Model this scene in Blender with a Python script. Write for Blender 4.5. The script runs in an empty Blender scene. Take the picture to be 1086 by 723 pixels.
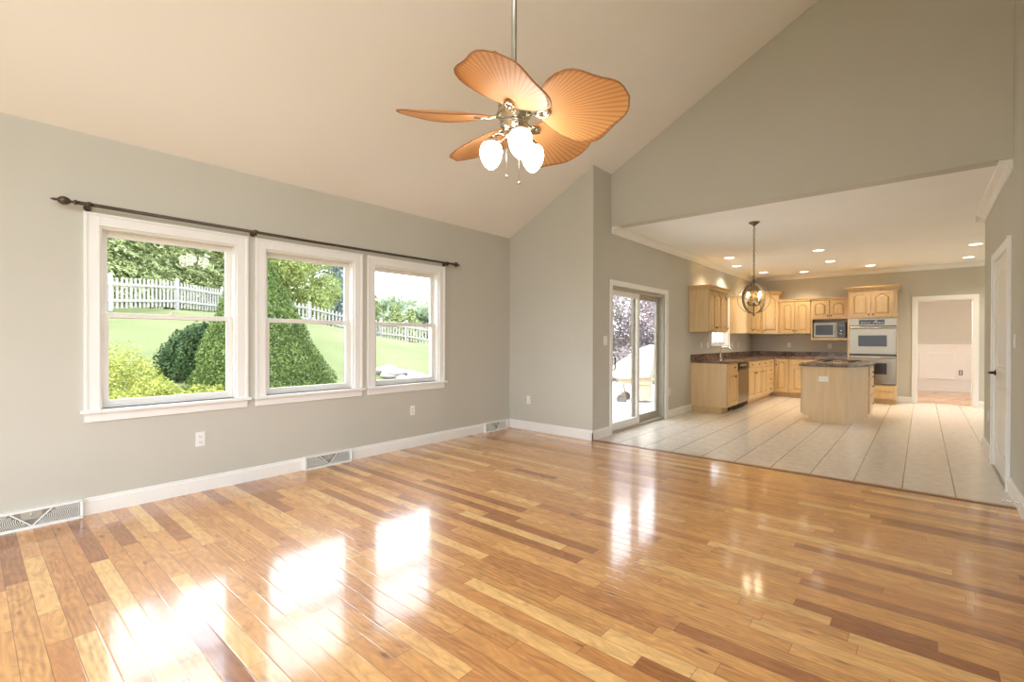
import bpy, bmesh, math, random
import numpy as np
from mathutils import Vector, Matrix
PI = math.pi
SC = bpy.context.scene
COL = SC.collection

# ============================================================ CAMERA, WORLD, SUN, EXPOSURE
FPX, YAW, CY, ROLL, PITCH, CAMH = 502.9317, 40.8593, 362.3281, .147, -.2326, 1.22
def cam_basis():
    th, ro, pi_ = [math.radians(a) for a in (YAW, ROLL, PITCH)]
    F = Vector((-math.sin(th)*math.cos(pi_), math.cos(th)*math.cos(pi_), math.sin(pi_)))
    R = Vector((math.cos(th), math.sin(th), 0)); U = R.cross(F)
    return F, R*math.cos(ro)+U*math.sin(ro), U*math.cos(ro)-R*math.sin(ro)
cF, cR, cU = cam_basis()
cam = bpy.data.objects.new('camera', bpy.data.cameras.new('camera')); COL.objects.link(cam)
cam.data.sensor_width = 36; cam.data.lens = FPX*36/1086; cam.data.shift_y = (CY-361.5)/1086
cam.data.clip_start = .02; cam.data.clip_end = 400
cam.matrix_world = Matrix(((cR.x, cU.x, -cF.x, 0), (cR.y, cU.y, -cF.y, 0), (cR.z, cU.z, -cF.z, CAMH), (0, 0, 0, 1)))
SC.camera = cam

SKY_STRENGTH = 4.7
SUN_STRENGTH = 4.8
GLOBE_EMIT = 18
KITCHEN_SPOT = 54
SC.view_settings.view_transform = 'Standard'; SC.view_settings.look = 'None'
SC.view_settings.exposure = 0.52; SC.view_settings.gamma = 1.0; SC.view_settings.use_curve_mapping = False
SC.cycles.max_bounces = 12; SC.cycles.diffuse_bounces = 8; SC.cycles.glossy_bounces = 5
SC.cycles.transparent_max_bounces = 12; SC.cycles.sample_clamp_indirect = 8
SC.cycles.use_denoising = True

W = bpy.data.worlds.new('sky'); SC.world = W; W.use_nodes = True
n = W.node_tree; n.nodes.clear()
wo = n.nodes.new('ShaderNodeOutputWorld'); bg = n.nodes.new('ShaderNodeBackground')
tc = n.nodes.new('ShaderNodeTexCoord'); sx = n.nodes.new('ShaderNodeSeparateXYZ'); cr = n.nodes.new('ShaderNodeValToRGB')
n.links.new(tc.outputs['Generated'], sx.inputs[0]); n.links.new(sx.outputs['Z'], cr.inputs[0])
cr.color_ramp.elements[0].color = (.95, .975, 1.0, 1); cr.color_ramp.elements[0].position = 0
cr.color_ramp.elements[1].color = (.76, .86, 1.0, 1); cr.color_ramp.elements[1].position = .8
bg.inputs[1].default_value = SKY_STRENGTH
n.links.new(cr.outputs[0], bg.inputs[0]); n.links.new(bg.outputs[0], wo.inputs[0])

sun = bpy.data.objects.new('sun', bpy.data.lights.new('sun', 'SUN')); COL.objects.link(sun)
sun.data.energy = SUN_STRENGTH; sun.data.angle = math.radians(1.5); sun.data.color = (1, .95, .86)
sun.rotation_euler = Vector((-.0, -.50, .85)).to_track_quat('Z', 'Y').to_euler()

def portal(name, loc, sx_, sy_, direction):
    l = bpy.data.lights.new(name, 'AREA'); l.shape = 'RECTANGLE'; l.size = sx_; l.size_y = sy_; l.energy = 1
    l.cycles.is_portal = True
    o = bpy.data.objects.new(name, l); COL.objects.link(o); o.location = loc
    o.rotation_euler = Vector(direction).to_track_quat('-Z', 'Y').to_euler(); return o

# ============================================================ MESH HELPERS
class MB:
    def __init__(s): s.v = []; s.f = []; s.sm = []
    def add(s, vs, fs, smooth=False):
        b = len(s.v); s.v += [tuple(p) for p in vs]; s.f += [tuple(b+i for i in f) for f in fs]; s.sm += [smooth]*len(fs); return s
    def box(s, x0, x1, y0, y1, z0, z1):
        x0, x1 = min(x0, x1), max(x0, x1); y0, y1 = min(y0, y1), max(y0, y1); z0, z1 = min(z0, z1), max(z0, z1)
        vs = [(x0,y0,z0),(x1,y0,z0),(x1,y1,z0),(x0,y1,z0),(x0,y0,z1),(x1,y0,z1),(x1,y1,z1),(x0,y1,z1)]
        return s.add(vs, [(0,3,2,1),(4,5,6,7),(0,1,5,4),(1,2,6,5),(2,3,7,6),(3,0,4,7)])
    def prism(s, poly, fn, a, b):
        """poly: 2D points; fn(p, q, t) -> xyz; extruded t = a..b"""
        k = len(poly); vs = [fn(p, q, a) for p, q in poly]+[fn(p, q, b) for p, q in poly]
        fs = [tuple(range(k))[::-1], tuple(range(k, 2*k))]+[(i, (i+1) % k, k+(i+1) % k, k+i) for i in range(k)]
        return s.add(vs, fs)
    def lathe(s, prof, c=(0,0,0), axis='z', seg=24, caps=True):
        vs, fs = [], []
        for r, h in prof:
            for i in range(seg):
                a = 2*PI*i/seg; p = (r*math.cos(a), r*math.sin(a), h)
                if axis == 'x': p = (p[2], p[0], p[1])
                elif axis == 'y': p = (p[0], p[2], -p[1])
                vs.append((c[0]+p[0], c[1]+p[1], c[2]+p[2]))
        m = len(prof)
        for j in range(m-1):
            for i in range(seg):
                i2 = (i+1) % seg; fs.append((j*seg+i, j*seg+i2, (j+1)*seg+i2, (j+1)*seg+i))
        s.add(vs, fs, True)
        if caps:
            b = len(s.v)-len(vs)
            s.f += [tuple(b+i for i in range(seg))[::-1], tuple(b+(m-1)*seg+i for i in range(seg))]; s.sm += [False, False]
        return s
    def tube(s, pts, r, seg=10, closed=False):
        pts = [Vector(p) for p in pts]; m = len(pts); vs, fs = [], []
        rr = r if isinstance(r, (list, tuple)) else [r]*m
        up = None
        for i, p in enumerate(pts):
            if closed: d = (pts[(i+1) % m]-pts[i-1]).normalized()
            else: d = (pts[min(i+1, m-1)]-pts[max(i-1, 0)]).normalized()
            if up is None: up = Vector((0,0,1)) if abs(d.z) < .9 else Vector((1,0,0))
            a = d.cross(up).normalized(); b = a.cross(d).normalized(); up = b
            for k in range(seg):
                t = 2*PI*k/seg; vs.append(p+a*math.cos(t)*rr[i]+b*math.sin(t)*rr[i])
        for i in range(m if closed else m-1):
            j = (i+1) % m
            for k in range(seg):
                k2 = (k+1) % seg; fs.append((i*seg+k, i*seg+k2, j*seg+k2, j*seg+k))
        s.add(vs, fs, True)
        if not closed:
            b = len(s.v)-len(vs); s.f += [tuple(b+k for k in range(seg))[::-1], tuple(b+(m-1)*seg+k for k in range(seg))]; s.sm += [False]*2
        return s
    def build(s, name, mat, parent=None, bevel=0, origin=None):
        me = bpy.data.meshes.new(name)
        o0 = Vector(origin) if origin is not None else None
        if o0 is None:
            if parent is not None: o0 = Vector(parent['_w']) if '_w' in parent else Vector((0,0,0))
            else:
                a = np.array(s.v); o0 = Vector(((a[:,0].min()+a[:,0].max())/2, (a[:,1].min()+a[:,1].max())/2, a[:,2].min()))
        me.from_pydata([tuple(Vector(p)-o0) for p in s.v], [], s.f); me.update()
        me.polygons.foreach_set('use_smooth', s.sm)
        bm = bmesh.new(); bm.from_mesh(me); bmesh.ops.recalc_face_normals(bm, faces=bm.faces); bm.to_mesh(me); bm.free()
        me.materials.append(mat)
        o = bpy.data.objects.new(name, me); COL.objects.link(o)
        if parent is not None:
            o.parent = parent; o.location = o0-Vector(WORLD[parent.name])
        else: o.location = o0
        WORLD[o.name] = tuple(o0)
        if bevel:
            md = o.modifiers.new('bevel', 'BEVEL'); md.width = bevel; md.segments = 2; md.limit_method = 'ANGLE'; md.angle_limit = math.radians(50)
        return o
WORLD = {}
def build_at_parent(mb, name, mat, parent, bevel=0): return mb.build(name, mat, parent, bevel, origin=WORLD[parent.name])
def part(mb, name, mat, parent, bevel=0, label=None):
    o = mb.build(name, mat, parent, bevel, origin=WORLD[parent.name])
    if label: o['label'] = label
    return o
def empty(name, loc=(0,0,0)):
    o = bpy.data.objects.new(name, None); COL.objects.link(o); o.location = loc; o.empty_display_size = .1; WORLD[o.name] = tuple(loc); return o
def tag(o, label, cat, group=None, kind=None):
    o['label'] = label; o['category'] = cat
    if group: o['group'] = group
    if kind: o['kind'] = kind
    return o
def thing(name, loc, label, cat, group=None): return tag(empty(name, loc), label, cat, group)
def struct(o): o['kind'] = 'structure'; return o
def children(o): return [c for c in bpy.data.objects if c.parent == o]
def copy_tree(o, parent=None, kids=None):
    c = o.copy(); COL.objects.link(c)
    if parent is not None: c.parent = parent
    WORLD[c.name] = WORLD[o.name]
    for ch in children(o): copy_tree(ch, c)
    return c

# ============================================================ MATERIALS
def new_mat(name):
    m = bpy.data.materials.new(name); m.use_nodes = True; nt = m.node_tree
    return m, nt, nt.nodes['Principled BSDF'], nt.nodes['Material Output']
def simple(name, col, rough=.5, metal=0, noise=0, nscale=6, bump=0, bscale=60, coat=0, spec=None, emit=None, estr=0, stretch=None):
    m, nt, b, out = new_mat(name)
    b.inputs['Base Color'].default_value = (*col, 1); b.inputs['Roughness'].default_value = rough; b.inputs['Metallic'].default_value = metal
    if coat: b.inputs['Coat Weight'].default_value = coat; b.inputs['Coat Roughness'].default_value = .1
    if spec is not None: b.inputs['Specular IOR Level'].default_value = spec
    if emit: b.inputs['Emission Color'].default_value = (*emit, 1); b.inputs['Emission Strength'].default_value = estr
    tc = nt.nodes.new('ShaderNodeTexCoord')
    src = tc.outputs['Object']
    if stretch:
        mp = nt.nodes.new('ShaderNodeMapping'); mp.inputs['Scale'].default_value = stretch; nt.links.new(src, mp.inputs[0]); src = mp.outputs[0]
    if noise:
        nz = nt.nodes.new('ShaderNodeTexNoise'); nz.inputs['Scale'].default_value = nscale; nz.inputs['Detail'].default_value = 6
        nt.links.new(src, nz.inputs['Vector'])
        r = nt.nodes.new('ShaderNodeValToRGB'); r.color_ramp.elements[0].position = .3; r.color_ramp.elements[1].position = .7
        r.color_ramp.elements[0].color = (*[c*(1-noise) for c in col], 1); r.color_ramp.elements[1].color = (*[min(1, c*(1+noise)) for c in col], 1)
        nt.links.new(nz.outputs['Fac'], r.inputs[0]); nt.links.new(r.outputs[0], b.inputs['Base Color'])
    if bump:
        nz = nt.nodes.new('ShaderNodeTexNoise'); nz.inputs['Scale'].default_value = bscale; nz.inputs['Detail'].default_value = 4
        bp = nt.nodes.new('ShaderNodeBump'); bp.inputs['Strength'].default_value = bump; bp.inputs['Distance'].default_value = .002
        nt.links.new(tc.outputs['Object'], nz.inputs['Vector']); nt.links.new(nz.outputs['Fac'], bp.inputs['Height']); nt.links.new(bp.outputs[0], b.inputs['Normal'])
    return m
def glass_mat(name, tint=(1,1,1), r0=.022):
    m, nt, b, out = new_mat(name); nt.nodes.remove(b)
    t = nt.nodes.new('ShaderNodeBsdfTransparent'); t.inputs[0].default_value = (*tint, 1)
    g = nt.nodes.new('ShaderNodeBsdfGlossy'); g.inputs['Roughness'].default_value = .01
    mx = nt.nodes.new('ShaderNodeMixShader')   # Schlick reflectance of a thin pane, the same from both sides
    ge = nt.nodes.new('ShaderNodeNewGeometry'); vm = nt.nodes.new('ShaderNodeVectorMath'); vm.operation = 'DOT_PRODUCT'
    nt.links.new(ge.outputs['Incoming'], vm.inputs[0]); nt.links.new(ge.outputs['Normal'], vm.inputs[1])
    fr = math_node(nt, 'MULTIPLY_ADD', math_node(nt, 'POWER', math_node(nt, 'SUBTRACT', 1.0, math_node(nt, 'ABSOLUTE', vm.outputs['Value'])), 5.0), .93, r0*.7)
    nt.links.new(fr, mx.inputs[0]); nt.links.new(t.outputs[0], mx.inputs[1]); nt.links.new(g.outputs[0], mx.inputs[2]); nt.links.new(mx.outputs[0], out.inputs[0])
    return m
def emitter(name, col, s):
    m, nt, b, out = new_mat(name); nt.nodes.remove(b)
    e = nt.nodes.new('ShaderNodeEmission'); e.inputs[0].default_value = (*col, 1); e.inputs[1].default_value = s
    nt.links.new(e.outputs[0], out.inputs[0]); return m
def math_node(nt, op, a, b=None, c=None):
    nd = nt.nodes.new('ShaderNodeMath'); nd.operation = op
    for i, x in enumerate((a, b, c)):
        if x is None: continue
        if isinstance(x, (int, float)): nd.inputs[i].default_value = x
        else: nt.links.new(x, nd.inputs[i])
    return nd.outputs[0]

M = {}
M['wall'] = simple('wall_paint', (.545, .532, .470), .75, noise=.02, nscale=1.5, bump=.15, bscale=250)
M['ceiling'] = simple('ceiling_paint', (.88, .88, .865), .85, noise=.015, nscale=1.2, bump=.15, bscale=200)
M['trim'] = simple('white_trim_paint', (.84, .84, .82), .35, noise=.01, nscale=3)
M['sash'] = simple('vinyl_sash', (.80, .785, .75), .4, noise=.01)
M['bronze_frame'] = simple('taupe_door_frame', (.40, .36, .29), .45, noise=.03)
M['glass'] = glass_mat('window_glass')
M['maple'] = simple('maple_wood', (.58, .40, .19), .38, noise=.09, nscale=5, stretch=(6, 6, .7), coat=.25)
M['maple_panel'] = simple('maple_veneer', (.66, .47, .25), .38, noise=.07, nscale=4, stretch=(7, 7, .6), coat=.25)
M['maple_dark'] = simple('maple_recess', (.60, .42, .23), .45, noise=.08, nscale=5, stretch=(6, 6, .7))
M['knob'] = simple('oil_rubbed_bronze', (.045, .03, .02), .35, metal=.8, noise=.1)
M['black'] = simple('black_gloss', (.012, .012, .014), .2, noise=.1)
M['black_matte'] = simple('black_matte', (.02, .018, .016), .6, noise=.1)
M['steel'] = simple('brushed_steel', (.25, .22, .175), .26, metal=1, noise=.04, nscale=8, stretch=(1, 1, 60))
M['chrome'] = simple('chrome', (.8, .8, .8), .08, metal=1, noise=.01)
M['nickel'] = simple('antique_nickel', (.50, .45, .36), .22, metal=1, noise=.06, nscale=20)
M['rod_metal'] = simple('downrod_metal', (.45, .43, .38), .35, metal=1, noise=.03)
M['iron'] = simple('weathered_bronze_iron', (.17, .135, .10), .45, metal=.7, noise=.2, nscale=40)
M['rod_wood'] = simple('dark_mahogany', (.05, .022, .011), .3, noise=.3, nscale=30, coat=.4)
M['plate'] = simple('switch_plate_plastic', (.82, .82, .80), .4, noise=.01)
M['slot'] = simple('slot_shadow_plastic', (.12, .11, .10), .6, noise=.05)
M['vent'] = simple('vent_enamel', (.80, .80, .77), .4, noise=.01)
M['vent_dark'] = simple('vent_interior', (.30, .28, .23), .7, noise=.05)
M['globe'] = emitter('lit_opal_glass', (1, .94, .85), GLOBE_EMIT)
M['candle_bulb'] = emitter('lit_candle_bulb', (1, .80, .52), 60)
M['can_lens'] = emitter('lit_can_lens', (1, .90, .74), 5)
M['concrete'] = simple('patio_concrete', (.55, .53, .49), .85, noise=.06, nscale=3, bump=.3, bscale=40)
M['exterior'] = simple('exterior_siding', (.70, .68, .63), .7, noise=.03)
M['fence'] = simple('weathered_white_fence', (.30, .29, .265), .7, noise=.12, nscale=5)
M['bark'] = simple('bark', (.16, .115, .08), .9, noise=.3, nscale=12, bump=.8, bscale=20)
M['stone'] = simple('pale_fieldstone', (.27, .255, .23), .85, noise=.2, nscale=6, bump=.8, bscale=15)
M['canvas'] = simple('grill_cover_canvas', (.50, .46, .39), .8, noise=.04, nscale=4)
M['grill_body'] = simple('tan_painted_metal', (.45, .35, .24), .5, noise=.05)
M['rubber'] = simple('grey_rubber', (.12, .11, .10), .7, noise=.1)
M['candle'] = simple('candle_sleeve', (.75, .68, .52), .5, noise=.02)

def granite():
    m, nt, b, out = new_mat('brown_granite'); tc = nt.nodes.new('ShaderNodeTexCoord')
    v = nt.nodes.new('ShaderNodeTexVoronoi'); v.inputs['Scale'].default_value = 55
    z = nt.nodes.new('ShaderNodeTexNoise'); z.inputs['Scale'].default_value = 9; z.inputs['Detail'].default_value = 10
    nt.links.new(tc.outputs['Object'], v.inputs['Vector']); nt.links.new(tc.outputs['Object'], z.inputs['Vector'])
    s = math_node(nt, 'ADD', math_node(nt, 'MULTIPLY', v.outputs['Distance'], .6), math_node(nt, 'MULTIPLY', z.outputs['Fac'], .8))
    r = nt.nodes.new('ShaderNodeValToRGB'); e = r.color_ramp.elements
    e[0].position = .3; e[0].color = (.025, .010, .008, 1); e[1].position = .95; e[1].color = (.30, .19, .12, 1)
    k = e.new(.55); k.color = (.065, .030, .022, 1)
    nt.links.new(s, r.inputs[0]); nt.links.new(r.outputs[0], b.inputs['Base Color']); b.inputs['Roughness'].default_value = .12
    return m
M['granite'] = granite()

def wood_floor():
    m, nt, b, out = new_mat('cherry_plank_floor')
    at = nt.nodes.new('ShaderNodeAttribute'); at.attribute_name = 'rnd'
    ed = nt.nodes.new('ShaderNodeAttribute'); ed.attribute_name = 'size'
    uv = nt.nodes.new('ShaderNodeUVMap'); uv.uv_map = 'uv'
    sr = nt.nodes.new('ShaderNodeSeparateXYZ'); nt.links.new(at.outputs['Vector'], sr.inputs[0])
    su = nt.nodes.new('ShaderNodeSeparateXYZ'); nt.links.new(uv.outputs[0], su.inputs[0])
    se = nt.nodes.new('ShaderNodeSeparateXYZ'); nt.links.new(ed.outputs['Vector'], se.inputs[0])
    # grain coordinates
    co = nt.nodes.new('ShaderNodeCombineXYZ')
    nt.links.new(math_node(nt, 'MULTIPLY', su.outputs[0], 3.6), co.inputs[0])
    nt.links.new(math_node(nt, 'MULTIPLY', su.outputs[1], 12), co.inputs[1])
    nt.links.new(math_node(nt, 'MULTIPLY', sr.outputs[0], 97), co.inputs[2])
    g1 = nt.nodes.new('ShaderNodeTexNoise'); g1.inputs['Scale'].default_value = 1.3; g1.inputs['Detail'].default_value = 7; g1.inputs['Distortion'].default_value = 2.6
    nt.links.new(co.outputs[0], g1.inputs['Vector'])
    co2 = nt.nodes.new('ShaderNodeCombineXYZ')
    nt.links.new(math_node(nt, 'MULTIPLY', su.outputs[0], 5), co2.inputs[0]); nt.links.new(math_node(nt, 'MULTIPLY', su.outputs[1], 70), co2.inputs[1]); nt.links.new(math_node(nt, 'MULTIPLY', sr.outputs[1], 55), co2.inputs[2])
    g2 = nt.nodes.new('ShaderNodeTexNoise'); g2.inputs['Scale'].default_value = 1.5; g2.inputs['Detail'].default_value = 5; nt.links.new(co2.outputs[0], g2.inputs['Vector'])
    wv = nt.nodes.new('ShaderNodeTexWave'); wv.bands_direction = 'Y'; wv.inputs['Scale'].default_value = 1.1; wv.inputs['Distortion'].default_value = 9; wv.inputs['Detail'].default_value = 3; wv.inputs['Detail Scale'].default_value = .8
    nt.links.new(co.outputs[0], wv.inputs['Vector'])
    base = nt.nodes.new('ShaderNodeValToRGB'); e = base.color_ramp.elements
    e[0].position = 0; e[0].color = (.33, .115, .025, 1); e[1].position = 1; e[1].color = (.84, .52, .20, 1)
    for p, c in ((.12, (.42, .165, .048)), (.35, (.60, .27, .080)), (.6, (.68, .34, .105)), (.85, (.76, .41, .14))):
        k = e.new(p); k.color = (*c, 1)
    nt.links.new(sr.outputs[2], base.inputs[0])
    gsum = math_node(nt, 'ADD', math_node(nt, 'MULTIPLY', g1.outputs['Fac'], .9), math_node(nt, 'MULTIPLY', g2.outputs['Fac'], .30))
    gsum = math_node(nt, 'ADD', gsum, math_node(nt, 'MULTIPLY', wv.outputs['Fac'], math_node(nt, 'MULTIPLY', math_node(nt, 'GREATER_THAN', sr.outputs[1], .65), .16)))
    mr = nt.nodes.new('ShaderNodeMapRange'); nt.links.new(gsum, mr.inputs[0]); mr.inputs[1].default_value = .36; mr.inputs[2].default_value = .92; mr.inputs[3].default_value = 1.2; mr.inputs[4].default_value = .62
    mul = nt.nodes.new('ShaderNodeMix'); mul.data_type = 'RGBA'; mul.blend_type = 'MULTIPLY'; mul.inputs[0].default_value = 1
    nt.links.new(base.outputs[0], mul.inputs[6])
    cc = nt.nodes.new('ShaderNodeCombineXYZ')
    nt.links.new(mr.outputs[0], cc.inputs[0])
    nt.links.new(math_node(nt, 'POWER', mr.outputs[0], 1.15), cc.inputs[1]); nt.links.new(math_node(nt, 'POWER', mr.outputs[0], 1.3), cc.inputs[2])
    nt.links.new(cc.outputs[0], mul.inputs[7])
    # knots
    vo = nt.nodes.new('ShaderNodeTexVoronoi'); vo.inputs['Scale'].default_value = 1.0; kc = nt.nodes.new('ShaderNodeCombineXYZ')
    nt.links.new(math_node(nt, 'MULTIPLY', su.outputs[0], 3), kc.inputs[0]); nt.links.new(math_node(nt, 'MULTIPLY', su.outputs[1], 9), kc.inputs[1]); nt.links.new(math_node(nt, 'MULTIPLY', sr.outputs[0], 31), kc.inputs[2])
    nt.links.new(kc.outputs[0], vo.inputs['Vector'])
    kn = nt.nodes.new('ShaderNodeMapRange'); nt.links.new(vo.outputs['Distance'], kn.inputs[0]); kn.inputs[1].default_value = .03; kn.inputs[2].default_value = .13; kn.inputs[3].default_value = .38; kn.inputs[4].default_value = 1
    mk = nt.nodes.new('ShaderNodeMix'); mk.data_type = 'RGBA'; mk.blend_type = 'MULTIPLY'; mk.inputs[0].default_value = 1
    nt.links.new(mul.outputs[2], mk.inputs[6]); nt.links.new(kn.outputs[0], mk.inputs[7])
    # joints between planks
    du = math_node(nt, 'MINIMUM', su.outputs[0], math_node(nt, 'SUBTRACT', se.outputs[0], su.outputs[0]))
    dv = math_node(nt, 'MINIMUM', su.outputs[1], math_node(nt, 'SUBTRACT', se.outputs[1], su.outputs[1]))
    d = math_node(nt, 'MINIMUM', du, dv)
    j = nt.nodes.new('ShaderNodeMapRange'); nt.links.new(d, j.inputs[0]); j.inputs[1].default_value = .0004; j.inputs[2].default_value = .0016; j.inputs[3].default_value = .30; j.inputs[4].default_value = 1
    m3 = nt.nodes.new('ShaderNodeMix'); m3.data_type = 'RGBA'; m3.blend_type = 'MULTIPLY'; m3.inputs[0].default_value = 1
    nt.links.new(mk.outputs[2], m3.inputs[6]); nt.links.new(j.outputs[0], m3.inputs[7]); nt.links.new(m3.outputs[2], b.inputs['Base Color'])
    # slight plank cupping and lacquer ripples
    cup = nt.nodes.new('ShaderNodeMapRange'); nt.links.new(dv, cup.inputs[0]); cup.inputs[1].default_value = 0; cup.inputs[2].default_value = .006; cup.interpolation_type = 'SMOOTHSTEP'
    tc = nt.nodes.new('ShaderNodeTexCoord'); rp = nt.nodes.new('ShaderNodeTexNoise'); rp.inputs['Scale'].default_value = 9; rp.inputs['Detail'].default_value = 2
    nt.links.new(tc.outputs['Object'], rp.inputs['Vector'])
    hh = math_node(nt, 'ADD', math_node(nt, 'MULTIPLY', cup.outputs[0], .0005), math_node(nt, 'MULTIPLY', rp.outputs['Fac'], .0004))
    hh = math_node(nt, 'ADD', hh, math_node(nt, 'MULTIPLY', sr.outputs[1], .0002))
    bp = nt.nodes.new('ShaderNodeBump'); bp.inputs['Strength'].default_value = .5; bp.inputs['Distance'].default_value = 1.0
    nt.links.new(hh, bp.inputs['Height']); nt.links.new(bp.outputs[0], b.inputs['Normal']); nt.links.new(bp.outputs[0], b.inputs['Coat Normal'])
    b.inputs['Roughness'].default_value = .42; b.inputs['Specular IOR Level'].default_value = .3
    b.inputs['Coat Weight'].default_value = 1; b.inputs['Coat IOR'].default_value = 1.66; b.inputs['Coat Roughness'].default_value = .11
    return m
M['wood_floor'] = wood_floor()

def tile_floor(s=.326, ox=-2.077, oy=5.06):
    m, nt, b, out = new_mat('cream_ceramic_tile'); tc = nt.nodes.new('ShaderNodeTexCoord')
    ge = nt.nodes.new('ShaderNodeNewGeometry'); sp = nt.nodes.new('ShaderNodeSeparateXYZ'); nt.links.new(ge.outputs['Position'], sp.inputs[0])
    fx = math_node(nt, 'FRACT', math_node(nt, 'DIVIDE', math_node(nt, 'SUBTRACT', sp.outputs[0], ox-10*s), s))
    fy = math_node(nt, 'FRACT', math_node(nt, 'DIVIDE', math_node(nt, 'SUBTRACT', sp.outputs[1], oy-10*s), s))
    dx = math_node(nt, 'MINIMUM', fx, math_node(nt, 'SUBTRACT', 1.0, fx)); dy = math_node(nt, 'MINIMUM', fy, math_node(nt, 'SUBTRACT', 1.0, fy))
    d = math_node(nt, 'MINIMUM', dx, math_node(nt, 'ADD', math_node(nt, 'MULTIPLY', dy, 1.6), .005))
    j = nt.nodes.new('ShaderNodeMapRange'); nt.links.new(d, j.inputs[0]); j.inputs[1].default_value = .008; j.inputs[2].default_value = .015
    nz = nt.nodes.new('ShaderNodeTexNoise'); nz.inputs['Scale'].default_value = 14; nz.inputs['Detail'].default_value = 8; nt.links.new(ge.outputs['Position'], nz.inputs['Vector'])
    r = nt.nodes.new('ShaderNodeValToRGB'); r.color_ramp.elements[0].position = .35; r.color_ramp.elements[1].position = .7
    r.color_ramp.elements[0].color = (.62, .55, .46, 1); r.color_ramp.elements[1].color = (.72, .65, .56, 1); nt.links.new(nz.outputs['Fac'], r.inputs[0])
    mx = nt.nodes.new('ShaderNodeMix'); mx.data_type = 'RGBA'; nt.links.new(j.outputs[0], mx.inputs[0]); mx.inputs[6].default_value = (.22, .17, .12, 1); nt.links.new(r.outputs[0], mx.inputs[7])
    nt.links.new(mx.outputs[2], b.inputs['Base Color'])
    bp = nt.nodes.new('ShaderNodeBump'); bp.inputs['Strength'].default_value = .4; bp.inputs['Distance'].default_value = .002
    nt.links.new(j.outputs[0], bp.inputs['Height']); nt.links.new(bp.outputs[0], b.inputs['Normal'])
    b.inputs['Roughness'].default_value = .25; b.inputs['Coat Weight'].default_value = .3; b.inputs['Coat Roughness'].default_value = .15
    return m
M['tile'] = tile_floor()

def lawn_mat():
    m, nt, b, out = new_mat('lawn_grass'); tc = nt.nodes.new('ShaderNodeTexCoord')
    a = nt.nodes.new('ShaderNodeTexNoise'); a.inputs['Scale'].default_value = .5; a.inputs['Detail'].default_value = 5; nt.links.new(tc.outputs['Object'], a.inputs['Vector'])
    c = nt.nodes.new('ShaderNodeTexNoise'); c.inputs['Scale'].default_value = 20; c.inputs['Detail'].default_value = 6; nt.links.new(tc.outputs['Object'], c.inputs['Vector'])
    s = math_node(nt, 'ADD', math_node(nt, 'MULTIPLY', a.outputs['Fac'], .5), math_node(nt, 'MULTIPLY', c.outputs['Fac'], .5))
    r = nt.nodes.new('ShaderNodeValToRGB'); r.color_ramp.elements[0].position = .35; r.color_ramp.elements[1].position = .65
    r.color_ramp.elements[0].color = (.085, .105, .042, 1); r.color_ramp.elements[1].color = (.15, .165, .078, 1)
    nt.links.new(s, r.inputs[0]); nt.links.new(r.outputs[0], b.inputs['Base Color']); b.inputs['Roughness'].default_value = .9; b.inputs['Specular IOR Level'].default_value = .1
    return m
M['lawn'] = lawn_mat()

def foliage_mat(name, dark, light, trans=.3):
    m, nt, b, out = new_mat(name); g = nt.nodes.new('ShaderNodeNewGeometry')
    r = nt.nodes.new('ShaderNodeValToRGB'); r.color_ramp.elements[0].color = (*dark, 1); r.color_ramp.elements[1].color = (*light, 1)
    nt.links.new(g.outputs['Random Per Island'], r.inputs[0]); nt.links.new(r.outputs[0], b.inputs['Base Color'])
    b.inputs['Roughness'].default_value = .6; b.inputs['Specular IOR Level'].default_value = .2
    t = nt.nodes.new('ShaderNodeBsdfTranslucent'); nt.links.new(r.outputs[0], t.inputs[0])
    mx = nt.nodes.new('ShaderNodeMixShader'); mx.inputs[0].default_value = trans
    nt.links.new(b.outputs[0], mx.inputs[1]); nt.links.new(t.outputs[0], mx.inputs[2]); nt.links.new(mx.outputs[0], out.inputs[0])
    return m
M['f_arbor'] = foliage_mat('foliage_arborvitae', (.030, .065, .012), (.20, .27, .07))
M['f_dark'] = foliage_mat('foliage_dark_evergreen', (.022, .05, .016), (.07, .125, .04))
M['f_lime'] = foliage_mat('foliage_lime', (.22, .26, .05), (.48, .49, .13))
M['f_hem'] = foliage_mat('foliage_hemlock', (.17, .215, .075), (.44, .49, .24))
M['f_light'] = foliage_mat('foliage_light_green', (.20, .27, .07), (.46, .50, .20), .45)
M['f_blue'] = foliage_mat('foliage_blue_spruce', (.18, .24, .23), (.42, .50, .49))
M['f_far'] = foliage_mat('foliage_far', (.22, .28, .17), (.38, .45, .30))  # distance haze put into these pale leaf colours
M['f_plum'] = foliage_mat('foliage_plum', (.22, .18, .20), (.42, .36, .38))

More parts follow.
